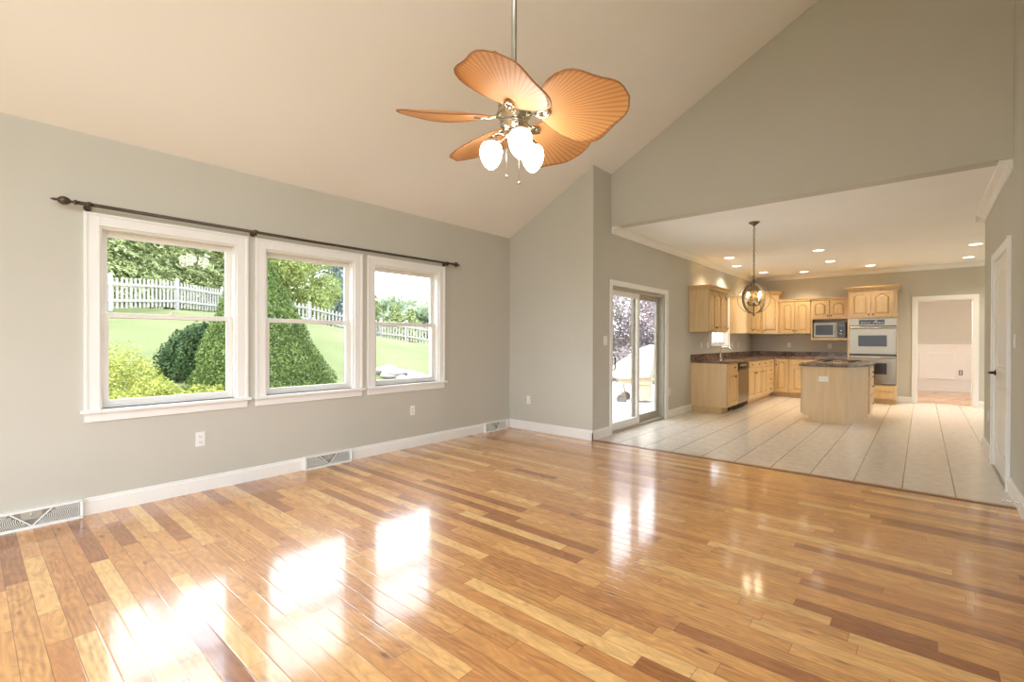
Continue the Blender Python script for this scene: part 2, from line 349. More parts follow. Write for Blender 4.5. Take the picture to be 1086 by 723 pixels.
def palm_mat():
    m, nt, b, out = new_mat('palm_leaf_blade')
    uv = nt.nodes.new('ShaderNodeUVMap'); uv.uv_map = 'uv'; s = nt.nodes.new('ShaderNodeSeparateXYZ'); nt.links.new(uv.outputs[0], s.inputs[0])
    a = math_node(nt, 'ARCTAN2', s.outputs[1], math_node(nt, 'ADD', s.outputs[0], .02))
    st = math_node(nt, 'SINE', math_node(nt, 'MULTIPLY', a, 95))
    mr = nt.nodes.new('ShaderNodeMapRange'); nt.links.new(st, mr.inputs[0]); mr.inputs[1].default_value = -1; mr.inputs[2].default_value = 1
    r = nt.nodes.new('ShaderNodeValToRGB'); r.color_ramp.elements[0].color = (.58, .30, .105, 1); r.color_ramp.elements[1].color = (.76, .44, .185, 1); r.color_ramp.elements[0].position = 0; r.color_ramp.elements[1].position = .45
    nt.links.new(mr.outputs[0], r.inputs[0]); nt.links.new(r.outputs[0], b.inputs['Base Color'])
    bp = nt.nodes.new('ShaderNodeBump'); bp.inputs['Strength'].default_value = .35; bp.inputs['Distance'].default_value = .0015
    nt.links.new(mr.outputs[0], bp.inputs['Height']); nt.links.new(bp.outputs[0], b.inputs['Normal']); b.inputs['Roughness'].default_value = .45
    t = nt.nodes.new('ShaderNodeBsdfTranslucent'); nt.links.new(r.outputs[0], t.inputs[0]); mx = nt.nodes.new('ShaderNodeMixShader'); mx.inputs[0].default_value = .35
    nt.links.new(b.outputs[0], mx.inputs[1]); nt.links.new(t.outputs[0], mx.inputs[2]); nt.links.new(mx.outputs[0], out.inputs[0])
    return m
M['palm'] = palm_mat()
M['palm_rim'] = simple('blade_rim', (.30, .13, .04), .5, noise=.1)

# ============================================================ ROOM SHELL
XW, Y1, YB, XP, XR, HC, YK = -4.375, 5.008, 5.449, -3.031, .541, 2.676, 12.18
YREAR, YEND, XKR, SL, ZL = -2.6, 7.66, 3.4, .5283, 2.6377
YWOOD = 5.03
def zc(x): return ZL+SL*(x-XW)

def slab_with_holes(mb, fn, a0, a1, z0, z1, t0, t1, holes):
    """wall in (a, z) with rectangular holes [(a0,a1,z0,z1)], thickness t0..t1; fn(a,t,z)->xyz"""
    As = sorted({a0, a1, *[h[0] for h in holes], *[h[1] for h in holes]})
    for i in range(len(As)-1):
        p, q = As[i], As[i+1]; hs = sorted([h for h in holes if h[0] <= p+1e-6 and h[1] >= q-1e-6], key=lambda h: h[2])
        z = z0
        for h in hs+[None]:
            top = z1 if h is None else h[2]
            if top > z+1e-6:
                c = [fn(p, t0, z), fn(q, t1, top)]
                mb.box(c[0][0], c[1][0], c[0][1], c[1][1], z, top)
            if h is not None: z = h[3]
WIN = [(.624, 1.506), (1.734, 2.600), (2.833, 3.715)]
SIL, HEAD = .725, 2.012
# left wall (window wall)
mb = MB(); slab_with_holes(mb, lambda a, t, z: (t, a, z), YREAR, Y1+.15, 0, ZL, XW, XW-.16, [(a, b, SIL, HEAD) for a, b in WIN])
struct(mb.build('wall_left', M['wall']))
# stub back wall and patio wall
mb = MB(); mb.prism([(XW-.16, -.0), (XP, 0), (XP, zc(XP)+.02), (XW, zc(XW)+.02), (XW-.16, zc(XW)+.02)], lambda p, q, t: (p, t, q), Y1, Y1+.16)
struct(mb.build('wall_back', M['wall']))
PD = (5.465, 7.135, 1.928)
KW = (9.30, 10.26, 1.13, 2.01)
mb = MB(); slab_with_holes(mb, lambda a, t, z: (t, a, z), Y1+.16, YK, 0, HC+.1, XP, XP-.16, [(PD[0], PD[1], 0, PD[2]), KW])
mb.box(XP, XP-.16, Y1+.16, YB+.16, HC+.1, zc(XP)+.02)
struct(mb.build('wall_patio', M['wall']))
# header wall above the kitchen opening
mb = MB(); mb.prism([(XP, HC), (XR, HC), (XR, zc(XR)+.03), (XP, zc(XP)+.03)], lambda p, q, t: (p, t, q), YB, YB+.16)
struct(mb.build('wall_header', M['wall']))
# right wall (with closet door opening)
CD = (5.60, 6.585, 1.99)
ADDED_RWY = [(-2.2, -.7), (-.5, 1.0)]; ADDED_RWZ = [(.5, 2.3), (2.7, 4.4)]  # added unseen windows, a low and a high row, for fill daylight
mb = MB(); slab_with_holes(mb, lambda a, t, z: (t, a, z), YREAR, YEND, 0, zc(XR)+.03, XR, XR+.15, [(CD[0], CD[1], 0, CD[2])]+[(a, b, z_0, z_1) for a, b in ADDED_RWY for z_0, z_1 in ADDED_RWZ])
struct(mb.build('wall_right', M['wall']))
mb = MB(); mb.box(XR+.15, XKR, YEND-.15, YEND, 0, HC); struct(mb.build('wall_closet', M['wall']))
ADDED_KRW = [(10.2, 11.9)]  # added window out of view, to brighten the kitchen
mb = MB(); slab_with_holes(mb, lambda a, t, z: (t, a, z), YEND-.15, YK+.15, 0, HC, XKR, XKR+.15, [(a, b, .3, 2.25) for a, b in ADDED_KRW]); struct(mb.build('wall_kitchen_right', M['wall']))
DO = (-.083, .718, 2.008)
mb = MB(); slab_with_holes(mb, lambda a, t, z: (a, t, z), XP-.16, XKR, 0, HC, YK, YK+.14, [(DO[0], DO[1], 0, DO[2])])
struct(mb.build('wall_kitchen_back', M['wall']))
ADDED_RW = [(-3.9, -2.5), (-2.3, -.9), (-.8, .25)]  # added windows behind the camera, made up for daylight
mb = MB(); slab_with_holes(mb, lambda a, t, z: (a, t, z), XW-.16, XR+.15, 0, zc(XR)+.05, YREAR, YREAR-.16, [(a, b, .35, 2.35) for a, b in ADDED_RW]+[(-2.3, -.9, 2.62, 3.5), (-.8, .25, 2.62, 4.2)])  # the upper openings are added for light as well
struct(mb.build('wall_rear', M['wall']))
# ceilings
mb = MB(); mb.prism([(XW-.3, zc(XW-.3)), (XR+.15, zc(XR+.15)), (XR+.15, zc(XR+.15)+.15), (XW-.3, zc(XW-.3)+.15)], lambda p, q, t: (p, t, q), YREAR-.16, YB+.16)
struct(mb.build('ceiling', M['ceiling']))
mb = MB(); mb.box(XP-.16, XKR+.15, YB+.16, YK+.14, HC, HC+.15); struct(mb.build('ceiling_kitchen', M['ceiling']))
# baseboards: profile with a cap
def baseboard(name, p0, p1, nx, ny, h=.117):
    prof = [(0, 0), (.016, 0), (.016, h*.80), (.010, h*.86), (.010, h*.95), (.004, h), (0, h)]
    d = Vector((p1[0]-p0[0], p1[1]-p0[1], 0)); L = d.length; d.normalize()
    mb = MB(); mb.prism(prof, lambda p, q, t: (p0[0]+d.x*t+nx*p, p0[1]+d.y*t+ny*p, q), 0, L)
    return struct(mb.build(name, M['trim']))
baseboard('baseboard_left', (XW, YREAR), (XW, Y1), 1, 0)
baseboard('baseboard_back', (XW, Y1), (XP+.016, Y1), 0, -1)
baseboard('baseboard_patio', (XP, Y1-.016), (XP, PD[0]-.057), 1, 0)
baseboard('baseboard_patio_kitchen', (XP, PD[1]+.11), (XP, 8.244), 1, 0)
baseboard('baseboard_kitchen_back', (-.362, YK), (DO[0]-.07, YK), 0, -1)
baseboard('baseboard_kitchen_back_right', (DO[1]+.07, YK), (XKR, YK), 0, -1)
baseboard('baseboard_right', (XR, YREAR), (XR, CD[0]-.10), -1, 0, .13)
baseboard('baseboard_right_kitchen', (XR, CD[1]+.09), (XR, YEND+.016), -1, 0, .13)
baseboard('baseboard_closet', (XR-.016, YEND), (XKR, YEND), 0, 1)
baseboard('baseboard_rear', (XW, YREAR), (XR, YREAR), 0, 1)
# crown mouldings
def crown(name, p0, p1, nx, ny, h=.085, w=.08):
    prof = [(0, 0), (0, -h), (.012, -h), (.016, -h*.85), (w*.45, -h*.42), (w*.80, -h*.2), (w*.88, -.014), (w, -.012), (w, 0)]
    d = Vector((p1[0]-p0[0], p1[1]-p0[1], 0)); L = d.length; d.normalize()
    mb = MB(); mb.prism(prof, lambda p, q, t: (p0[0]+d.x*t+nx*p, p0[1]+d.y*t+ny*p, HC+q), 0, L)
    return struct(mb.build(name, M['trim']))
crown('trim_1', (XP, YB+.01), (XP, YK), 1, 0)
crown('trim_2', (XP, YK), (XKR, YK), 0, -1)
crown('trim_3', (XR, YB+.02), (XR, YEND+.08), -1, 0)
crown('trim_4', (XR-.08, YEND), (XKR, YEND), 0, 1)

# floors ------------------------------------------------------
def plank_floor(name, x0, x1, y0, y1, w, seed, extra=None):
    rng = random.Random(seed); vs, fs, uvs, rnd, size = [], [], [], [], []
    rows = int(math.ceil((y1-y0)/w)); yy = y1
    for r in range(rows):
        ya = max(y0, yy-w); x = x0-rng.random()*.9
        while x < x1:
            L = rng.uniform(.25, 1.15) if rng.random() < .75 else rng.uniform(.9, 1.7)
            xa, xb = max(x, x0), min(x+L, x1)
            if xb > xa+.001:
                b = len(vs); vs += [(xa, ya, 0), (xb, ya, 0), (xb, yy, 0), (xa, yy, 0)]; fs.append((b, b+1, b+2, b+3))
                uvs += [(xa-x, 0), (xb-x, 0), (xb-x, yy-ya), (xa-x, yy-ya)]
                t = min(1, max(0, rng.gauss(.60, .23)));
                if rng.random() < .06: t = rng.uniform(0, .2)
                rnd += [(rng.random(), rng.random(), t)]*4; size += [(L, yy-ya, 0)]*4
            x += L
        yy = ya
    me = bpy.data.meshes.new(name); me.from_pydata(vs, [], fs)
    ul = me.uv_layers.new(name='uv'); ul.data.foreach_set('uv', [c for p in uvs for c in p])
    for nm, dat in (('rnd', rnd), ('size', size)):
        a = me.attributes.new(nm, 'FLOAT_VECTOR', 'POINT'); a.data.foreach_set('vector', [c for p in dat for c in p])
    # body under the planks
    me.materials.append(M['wood_floor']); o = bpy.data.objects.new(name, me); COL.objects.link(o)
    md = o.modifiers.new('solid', 'SOLIDIFY'); md.thickness = .02; md.offset = -1
    return struct(o)
plank_floor('floor', XW-.02, XR+.02, YREAR, YWOOD-.0, .079, 11)
mb = MB(); mb.box(XW-.3, XKR+.3, YREAR-.3, YK+4, -.25, -.03); struct(mb.build('floor_slab', M['concrete']))
mb = MB(); mb.box(XP-.02, XKR, YWOOD, YK+.07, -.03, 0); struct(mb.build('floor_kitchen', M['tile']))
mb = MB(); mb.box(XP-.16, XP, PD[0], PD[1], -.03, .004); struct(mb.build('trim_5', M['bronze_frame']))
mb = MB(); mb.prism([(YWOOD-.05, .0), (YWOOD-.035, .008), (YWOOD+.012, .008), (YWOOD+.022, 0)], lambda p, q, t: (t, p, q), XP+.0, XR)
struct(mb.build('trim_6', simple('dark_transition_strip', (.22, .10, .04), .35, noise=.2, nscale=8, coat=.5)))

# ============================================================ WINDOWS
def sash_bm(y0, y1, z0, z1, x0, x1, st=.045, rb=.045, rt=.04):
    mb = MB(); mb.box(x0, x1, y0, y0+st, z0, z1); mb.box(x0, x1, y1-st, y1, z0, z1); mb.box(x0, x1, y0+st, y1-st, z0, z0+rb); mb.box(x0, x1, y0+st, y1-st, z1-rt, z1)
    return mb
def double_hung(idx, y0, y1, z0, z1, xw, meet, cas=.082, apron=True, depth=.16, mull=False):
    r = empty('window_%d' % idx, (xw, (y0+y1)/2, z0)); struct(r)
    mb = MB()   # casing with back band
    mb.box(xw, xw+.018, y0-cas, y0, z0-.02, z1+cas); mb.box(xw, xw+.018, y1, y1+cas, z0-.02, z1+cas); mb.box(xw, xw+.018, y0, y1, z1, z1+cas)
    mb.box(xw, xw+.026, y0-cas-.003, y0-cas+.016, z0-.019, z1+cas+.003); mb.box(xw, xw+.026, y1+cas-.016, y1+cas+.003, z0-.019, z1+cas+.003); mb.box(xw, xw+.0255, y0-cas+.016, y1+cas-.016, z1+cas-.016, z1+cas+.002)
    part(mb, 'casing', M['trim'], r, .002)
    mb = MB(); mb.box(xw-depth, xw+.055, y0, y1, z0-.022, z0); mb.box(xw, xw+.055, y0-cas-.02, y0, z0-.022, z0); mb.box(xw, xw+.055, y1, y1+cas+.02, z0-.022, z0)
    part(mb, 'sill', M['trim'], r, .003)
    if apron:
        mb = MB(); mb.box(xw, xw+.018, y0-cas, y1+cas, z0-.085, z0-.022); part(mb, 'apron', M['trim'], r, .003)
    mb = MB(); mb.box(xw-depth, xw, y0, y0+.014, z0, z1); mb.box(xw-depth, xw, y1-.014, y1, z0, z1); mb.box(xw-depth, xw, y0+.014, y1-.014, z1-.014, z1)
    part(mb, 'jamb', M['sash'], r)
    a, b = y0+.014, y1-.014
    us = part(sash_bm(a, b, meet-.02, z1-.014, xw-.115, xw-.085, .042, .036, .042), 'upper_sash', M['sash'], r, .003)
    mb = MB(); mb.box(xw-.102, xw-.098, a+.04, b-.04, meet+.01, z1-.054); part(mb, 'pane', M['glass'], us)
    ls = part(sash_bm(a, b, z0, meet+.018, xw-.08, xw-.05, .045, .055, .036), 'lower_sash', M['sash'], r, .003)
    mb = MB(); mb.box(xw-.067, xw-.063, a+.043, b-.043, z0+.052, meet-.016); part(mb, 'pane', M['glass'], ls)
    if mull:
        mb = MB(); ym = (a+b)/2
        mb.box(xw-.108, xw-.092, ym-.011, ym+.011, meet+.012, z1-.05); mb.box(xw-.073, xw-.057, ym-.011, ym+.011, z0+.05, meet-.012)
        part(mb, 'muntin', M['sash'], r)
    mb = MB(); mb.lathe([(.018, 0), (.018, .008), (.006, .01), (.006, .016)], (xw-.068, (y0+y1)/2, meet+.018), seg=14); mb.box(xw-.074, xw-.060, (y0+y1)/2-.004, (y0+y1)/2+.03, meet+.03, meet+.036)
    part(mb, 'sash_lock', M['sash'], r)
    return r
for i, (a, b) in enumerate(WIN):
    double_hung(i+1, a, b, SIL, HEAD, XW, 1.39)
    portal('portal', (XW-.18, (a+b)/2, (SIL+HEAD)/2), b-a, HEAD-SIL, (1, 0, 0))
double_hung(4, KW[0], KW[1], KW[2], KW[3], XP, 1.56, mull=True, apron=False)
portal('portal', (XP-.19, (KW[0]+KW[1])/2, (KW[2]+KW[3])/2), KW[1]-KW[0], KW[3]-KW[2], (1, 0, 0))
portal('portal', (XP-.19, (PD[0]+PD[1])/2, PD[2]/2), PD[1]-PD[0], PD[2], (1, 0, 0))
for i, (a, b, zt_) in enumerate(((-2.3, -.9, 3.5), (-.8, .25, 4.2))):  # added high rear windows, unseen, bringing extra light to the room
    r = struct(empty('window_%d' % (20+i), ((a+b)/2, YREAR, 2.62)))
    mb = MB()
    for s in ((a, a+.06, 2.62, zt_), (b-.06, b, 2.62, zt_), (a+.06, b-.06, 2.62, 2.68), (a+.06, b-.06, zt_-.06, zt_)): mb.box(s[0], s[1], YREAR-.09, YREAR-.04, s[2], s[3])
    part(mb, 'window_frame', M['trim'], r)
    mb = MB(); mb.box(a+.05, b-.05, YREAR-.068, YREAR-.062, 2.67, zt_-.05); part(mb, 'pane', M['glass'], r)
    portal('portal', ((a+b)/2, YREAR-.18, (2.62+zt_)/2), b-a, zt_-2.62, (0, 1, 0))
for i, (a, b) in enumerate(ADDED_RW):  # frames and glass of the added rear windows that light the room
    r = struct(empty('window_%d' % (5+i), ((a+b)/2, YREAR, .35)))
    mb = MB()
    for s in ((a, a+.06, .35, 2.35), (b-.06, b, .35, 2.35), (a+.06, b-.06, .35, .41), (a+.06, b-.06, 2.29, 2.35)): mb.box(s[0], s[1], YREAR-.09, YREAR-.04, s[2], s[3])
    part(mb, 'window_frame', M['trim'], r)
    mb = MB(); mb.box(a-.08, b+.08, YREAR, YREAR+.02, 2.35, 2.43); mb.box(a-.08, a, YREAR, YREAR+.02, .35, 2.35); mb.box(b, b+.08, YREAR, YREAR+.02, .35, 2.35); mb.box(a-.08, b+.08, YREAR, YREAR+.04, .31, .35)
    part(mb, 'casing', M['trim'], r)
    mb = MB(); mb.box(a+.05, b-.05, YREAR-.068, YREAR-.062, .40, 2.30); part(mb, 'pane', M['glass'], r)
    portal('portal', ((a+b)/2, YREAR-.18, 1.35), b-a, 2, (0, 1, 0))

k = 8
for a, b in ADDED_RWY:  # made-up right wall windows, outside the view, lighting the window wall
    for z_0, z_1 in ADDED_RWZ:
        r = struct(empty('window_%d' % k, (XR, (a+b)/2, z_0))); k += 1
        mb = MB()
        for s in ((a, a+.06, z_0, z_1), (b-.06, b, z_0, z_1), (a+.06, b-.06, z_0, z_0+.06), (a+.06, b-.06, z_1-.06, z_1)): mb.box(XR+.05, XR+.10, s[0], s[1], s[2], s[3])
        part(mb, 'window_frame', M['trim'], r)
        mb = MB(); mb.box(XR-.02, XR, a-.08, b+.08, z_1, z_1+.08); mb.box(XR-.02, XR, a-.08, a, z_0, z_1); mb.box(XR-.02, XR, b, b+.08, z_0, z_1); mb.box(XR-.03, XR, a-.08, b+.08, z_0-.05, z_0)
        part(mb, 'casing', M['trim'], r)
        mb = MB(); mb.box(XR+.072, XR+.078, a+.05, b-.05, z_0+.05, z_1-.05); part(mb, 'pane', M['glass'], r)
        portal('portal', (XR+.17, (a+b)/2, (z_0+z_1)/2), b-a, z_1-z_0, (-1, 0, 0))

for a, b in ADDED_KRW:  # added kitchen side window, unseen, there for its daylight
    r = struct(empty('window_%d' % k, (XKR, (a+b)/2, .3))); k += 1
    mb = MB()
    for s in ((a, a+.06, .3, 2.25), (b-.06, b, .3, 2.25), (a+.06, b-.06, .3, .36), (a+.06, b-.06, 2.19, 2.25)): mb.box(XKR+.05, XKR+.10, s[0], s[1], s[2], s[3])
    part(mb, 'window_frame', M['trim'], r)
    mb = MB(); mb.box(XKR-.02, XKR, a-.08, b+.08, 2.25, 2.33); mb.box(XKR-.02, XKR, a-.08, a, .3, 2.25); mb.box(XKR-.02, XKR, b, b+.08, .3, 2.25); mb.box(XKR-.03, XKR, a-.08, b+.08, .25, .3)
    part(mb, 'casing', M['trim'], r)
    mb = MB(); mb.box(XKR+.072, XKR+.078, a+.05, b-.05, .35, 2.20); part(mb, 'pane', M['glass'], r)
    portal('portal', (XKR+.17, (a+b)/2, 1.275), b-a, 1.95, (-1, 0, 0))

# ============================================================ DOORS
r = struct(empty('door_1', (XP, (PD[0]+PD[1])/2, 0)))
mb = MB(); x = XP
mb.box(x, x+.02, PD[0]-.055, PD[0], 0, PD[2]+.07); mb.box(x, x+.02, PD[1], PD[1]+.105, 0, PD[2]+.07); mb.box(x, x+.02, PD[0], PD[1], PD[2], PD[2]+.07)
part(mb, 'casing', M['trim'], r, .003)
mb = MB(); mb.box(x-.15, x-.005, PD[0], PD[0]+.03, .004, PD[2]); mb.box(x-.15, x-.005, PD[1]-.03, PD[1], .004, PD[2]); mb.box(x-.15, x-.005, PD[0]+.03, PD[1]-.03, PD[2]-.045, PD[2]); mb.box(x-.15, x-.005, PD[0]+.03, PD[1]-.03, .004, .03)
part(mb, 'door_frame', M['bronze_frame'], r)
def slider(y0, y1, x0, x1, name, lm, rm):
    p = part(sash_bm(y0, y1, .03, PD[2]-.045, x0, x1, .065, .10, .075), name, lm, r, .003)
    mb = MB(); xm = (x0+x1)/2; mb.box(xm-.003, xm+.003, y0+.06, y1-.06, .12, PD[2]-.115); part(mb, 'pane', M['glass'], p)
    return p
slider(6.26, PD[1]-.03, x-.125, x-.09, 'fixed_panel', M['bronze_frame'], None)
p = slider(PD[0]+.03, 6.345, x-.07, x-.035, 'sliding_panel', M['sash'], None)
mb = MB(); mb.tube([(x-.035, PD[0]+.075, .83), (x+.005, PD[0]+.075, .835), (x+.012, PD[0]+.075, .86), (x+.012, PD[0]+.075, .99), (x+.005, PD[0]+.075, 1.015), (x-.035, PD[0]+.075, 1.02)], .008)
part(mb, 'handle', M['knob'], p, label='dark bronze pull handle')
# closet door in the right wall
r = struct(empty('door_2', (XR, (CD[0]+CD[1])/2, 0)))
mb = MB(); mb.box(XR-.02, XR, CD[0]-.09, CD[0], 0, CD[2]+.08); mb.box(XR-.02, XR, CD[1], CD[1]+.085, 0, CD[2]+.08); mb.box(XR-.02, XR, CD[0], CD[1], CD[2], CD[2]+.08)
mb.box(XR-.028, XR, CD[0]-.093, CD[0]-.072, 0, CD[2]+.083); mb.box(XR-.028, XR, CD[1]+.068, CD[1]+.088, 0, CD[2]+.083)
part(mb, 'casing', M['trim'], r, .003)
mb = MB(); mb.box(XR, XR+.15, CD[0], CD[0]+.015, 0, CD[2]); mb.box(XR, XR+.15, CD[1]-.015, CD[1], 0, CD[2]); mb.box(XR, XR+.15, CD[0]+.015, CD[1]-.015, CD[2]-.015, CD[2])
part(mb, 'jamb', M['trim'], r)
def panel_outline(a0, a1, z0, z1, arch=0, k=10):
    pts = [(a0, z0), (a1, z0), (a1, z1-arch)]
    if arch:
        for i in range(1, k):
            t = i/k; a = a1+(a0-a1)*t; pts.append((a, z1-arch+arch*math.sin(PI*t)**.8))
    pts.append((a0, z1-arch)); return pts
def inset(pts, d):
    c = (sum(p[0] for p in pts)/len(pts), sum(p[1] for p in pts)/len(pts)); out = []
    w = max(p[0] for p in pts)-min(p[0] for p in pts); h = max(p[1] for p in pts)-min(p[1] for p in pts)
    ca = (max(p[0] for p in pts)+min(p[0] for p in pts))/2; cz = (max(p[1] for p in pts)+min(p[1] for p in pts))/2
    return [(ca+(p[0]-ca)*(w-2*d)/w, cz+(p[1]-cz)*(h-2*d)/h) for p in pts]
def ring_prism(mb, o, i, fn, ta, tb):
    """moulded band between outline o (height ta) and inset i (height tb) -> sloped ring"""
    k = len(o); vs = [fn(p, q, ta) for p, q in o]+[fn(p, q, tb) for p, q in i]
    mb.add(vs, [(j, (j+1) % k, k+(j+1) % k, k+j) for j in range(k)])
def panel_door(mb, fn, a0, a1, z0, z1, st, panels, th=.02, rec=.008):
    """raised-panel door: the frame around panel outlines, the recess ring, the raised field. fn(a,z,t), t=0 back, th front"""
    # frame face: build as slab body at th-rec plus stiles and rails on top
    mb.prism([(a0, z0), (a1, z0), (a1, z1), (a0, z1)], fn, 0, th-rec)
    mb.prism([(a0, z0), (a0+st, z0), (a0+st, z1), (a0, z1)], fn, th-rec, th); mb.prism([(a1-st, z0), (a1, z0), (a1, z1), (a1-st, z1)], fn, th-rec, th)
    zs = z0
    for (p0, p1, arch) in panels:
        mb.prism([(a0+st, zs), (a1-st, zs), (a1-st, p0), (a0+st, p0)], fn, th-rec, th)
        zs = p1
        if arch:  # spandrels above the arch, under the rail
            o = panel_outline(a0+st, a1-st, p0, p1, arch); top = o[2:]
            for j in range(len(top)-1):
                (u0, w0), (u1, w1) = top[j], top[j+1]
                mb.prism([(u0, w0), (u0, p1+.0), (u1, p1+.0), (u1, w1)], fn, th-rec, th)
    mb.prism([(a0+st, zs), (a1-st, zs), (a1-st, z1), (a0+st, z1)], fn, th-rec, th)
    for (p0, p1, arch) in panels:
        g = min(.010, st*.22); o = inset(panel_outline(a0+st, a1-st, p0, p1, arch), g); i = inset(o, min(.028, st*.55))
        ring_prism(mb, o, i, fn, th-rec, th-.001); k = len(i); mb.add([fn(p, q, th-.001) for p, q in i], [tuple(range(k))])
fn = lambda a, z, t: (XR+.032-t, a, z)
mb = MB(); panel_door(mb, fn, CD[0]+.017, CD[1]-.017, .012, CD[2]-.017, .12, [(.20, .83, 0), (.98, 1.86, .14)], th=.035, rec=.010)
d = part(mb, 'door_leaf', M['trim'], r)
mb = MB(); yh = CD[1]-.075
mb.lathe([(.027, 0), (.027, -.008), (.014, -.012), (.011, -.05)], (XR-.003, yh, .915), axis='x', seg=18); mb.tube([(XR-.05, yh, .915), (XR-.052, yh-.02, .915), (XR-.05, yh-.06, .917), (XR-.048, yh-.11, .915)], [.010, .010, .008, .007])
part(mb, 'lever_handle', M['knob'], d, label='dark bronze lever handle')
for z in (.30, 1.06, 1.79):
    mb = MB(); mb.tube([(XR-.008, CD[0]+.016, z), (XR-.008, CD[0]+.016, z+.09)], .007); mb.box(XR-.004, XR-.001, CD[0]+.016, CD[0]+.045, z, z+.09); part(mb, 'hinge', M['nickel'], d, label='brushed nickel hinge')
mb = MB(); mb.box(XR-.02, XR+.15, CD[0], CD[1], 0, .012); part(mb, 'threshold', M['bronze_frame'], r)
# dining doorway casing
r = struct(empty('door_3', ((DO[0]+DO[1])/2, YK, 0)))
mb = MB(); mb.box(DO[0]-.07, DO[0], YK-.02, YK, 0, DO[2]+.075); mb.box(DO[1], DO[1]+.07, YK-.02, YK, 0, DO[2]+.075); mb.box(DO[0], DO[1], YK-.02, YK, DO[2], DO[2]+.075)
part(mb, 'casing', M['trim'], r, .003)
mb = MB(); mb.box(DO[0]-.0, DO[0]+.016, YK, YK+.16, 0, DO[2]); mb.box(DO[1]-.016, DO[1], YK, YK+.16, 0, DO[2]); mb.box(DO[0]+.016, DO[1]-.016, YK, YK+.16, DO[2]-.016, DO[2]); part(mb, 'jamb', M['trim'], r)
# dining room beyond
YD = 15.6
mb = MB(); mb.box(-2.2, 2.8, YD, YD+.1, 0, 2.5); struct(mb.build('wall_dining_back', M['wall']))
mb = MB(); mb.box(-2.3, -2.2, YK+.14, YD+.1, 0, 2.5); struct(mb.build('wall_dining_left', M['wall']))
mb = MB(); mb.box(2.8, 2.9, YK+.14, YD+.1, 0, 2.5); struct(mb.build('wall_dining_right', M['wall']))
mb = MB(); mb.box(-2.3, 2.9, YK+.14, YD+.1, 2.5, 2.6); struct(mb.build('ceiling_dining', M['ceiling']))
plank_floor('floor_dining', -2.2, 2.8, YK+.07, YD, .079, 5)
r = struct(empty('trim_7', (0, YD, 0)))
mb = MB(); mb.box(-2.2, 2.8, YD-.012, YD, 0, 1.10); mb.box(-2.2, 2.8, YD-.045, YD, 1.10, 1.14); mb.box(-2.2, 2.8, YD-.03, YD, 1.07, 1.10); mb.box(-2.2, 2.8, YD-.03, YD, 0, .13)
part(mb, 'wainscot_board', M['trim'], r)
for a, b in ((-1.75, -.95), (-.83, -.03), (-.03+.12, .62), (.78, 1.35), (1.5, 2.3)):
    mb = MB()
    for s in ((a, b, .29, .315), (a, b, .905, .93), (a, a+.025, .315, .905), (b-.025, b, .315, .905)): mb.box(s[0], s[1], YD-.045, YD-.012, s[2], s[3])
    part(mb, 'panel_moulding', M['trim'], r, .003)
t = thing('ceiling_dome_light', (.3, 12.85, 2.5), 'round ceiling dome light in the far room beyond the doorway', 'light')  # lamp added out of sight to brighten the dining room
mb = MB(); mb.lathe([(.17, 0), (.17, -.03), (.16, -.035)], (.3, 12.85, 2.5), seg=28); part(mb, 'light_base', M['nickel'], t)
mb = MB(); mb.lathe([(.155, -.03), (.14, -.07), (.09, -.10), (.001, -.11)], (.3, 12.85, 2.5), seg=28); part(mb, 'shade', emitter('dome_glass', (1, .93, .85), 230), t)

# ============================================================ CEILING FAN
HX, HY, HZ = -1.699, 1.975, 2.435
fan = thing('ceiling_fan', (HX, HY, zc(HX)), 'antique nickel ceiling fan with five amber palm leaf blades hanging from the vaulted ceiling', 'ceiling fan')
mb = MB(); zt = zc(HX); mb.lathe([(.0145, HZ+.13), (.0145, zt-.06)], (HX, HY, 0), seg=16); part(mb, 'downrod', M['rod_metal'], fan)
mb = MB(); mb.lathe([(.02, zt-.16), (.05, zt-.13), (.07, zt-.07), (.072, zt+.02)], (HX, HY, 0), seg=24); part(mb, 'canopy', M['nickel'], fan)
mb = MB(); mb.lathe([(.018, HZ+.17), (.024, HZ+.15), (.03, HZ+.125), (.075, HZ+.12), (.085, HZ+.11), (.088, HZ+.06), (.082, HZ+.05), (.078, HZ+.045), (.092, HZ+.035), (.096, HZ+.02), (.090, HZ+.005), (.07, HZ-.01), (.066, HZ-.02), (.078, HZ-.03), (.076, HZ-.045), (.055, HZ-.065), (.04, HZ-.075)], (HX, HY, 0), seg=32)
part(mb, 'motor_housing', M['nickel'], fan)
BL, B0, PITCHB = .49, .135, math.radians(-20)
def half_w(s):
    P = [(0, .022), (.04, .055), (.10, .110), (.18, .160), (.28, .205), (.38, .232), (.48, .242), (.56, .236), (.64, .215), (.72, .180), (.80, .150), (.87, .128), (.92, .108), (.96, .082), (.985, .050), (1.0, .006)]
    for (a, wa), (b, wb) in zip(P, P[1:]):
        if s <= b: return wa+(wb-wa)*(s-a)/(b-a)
    return .004
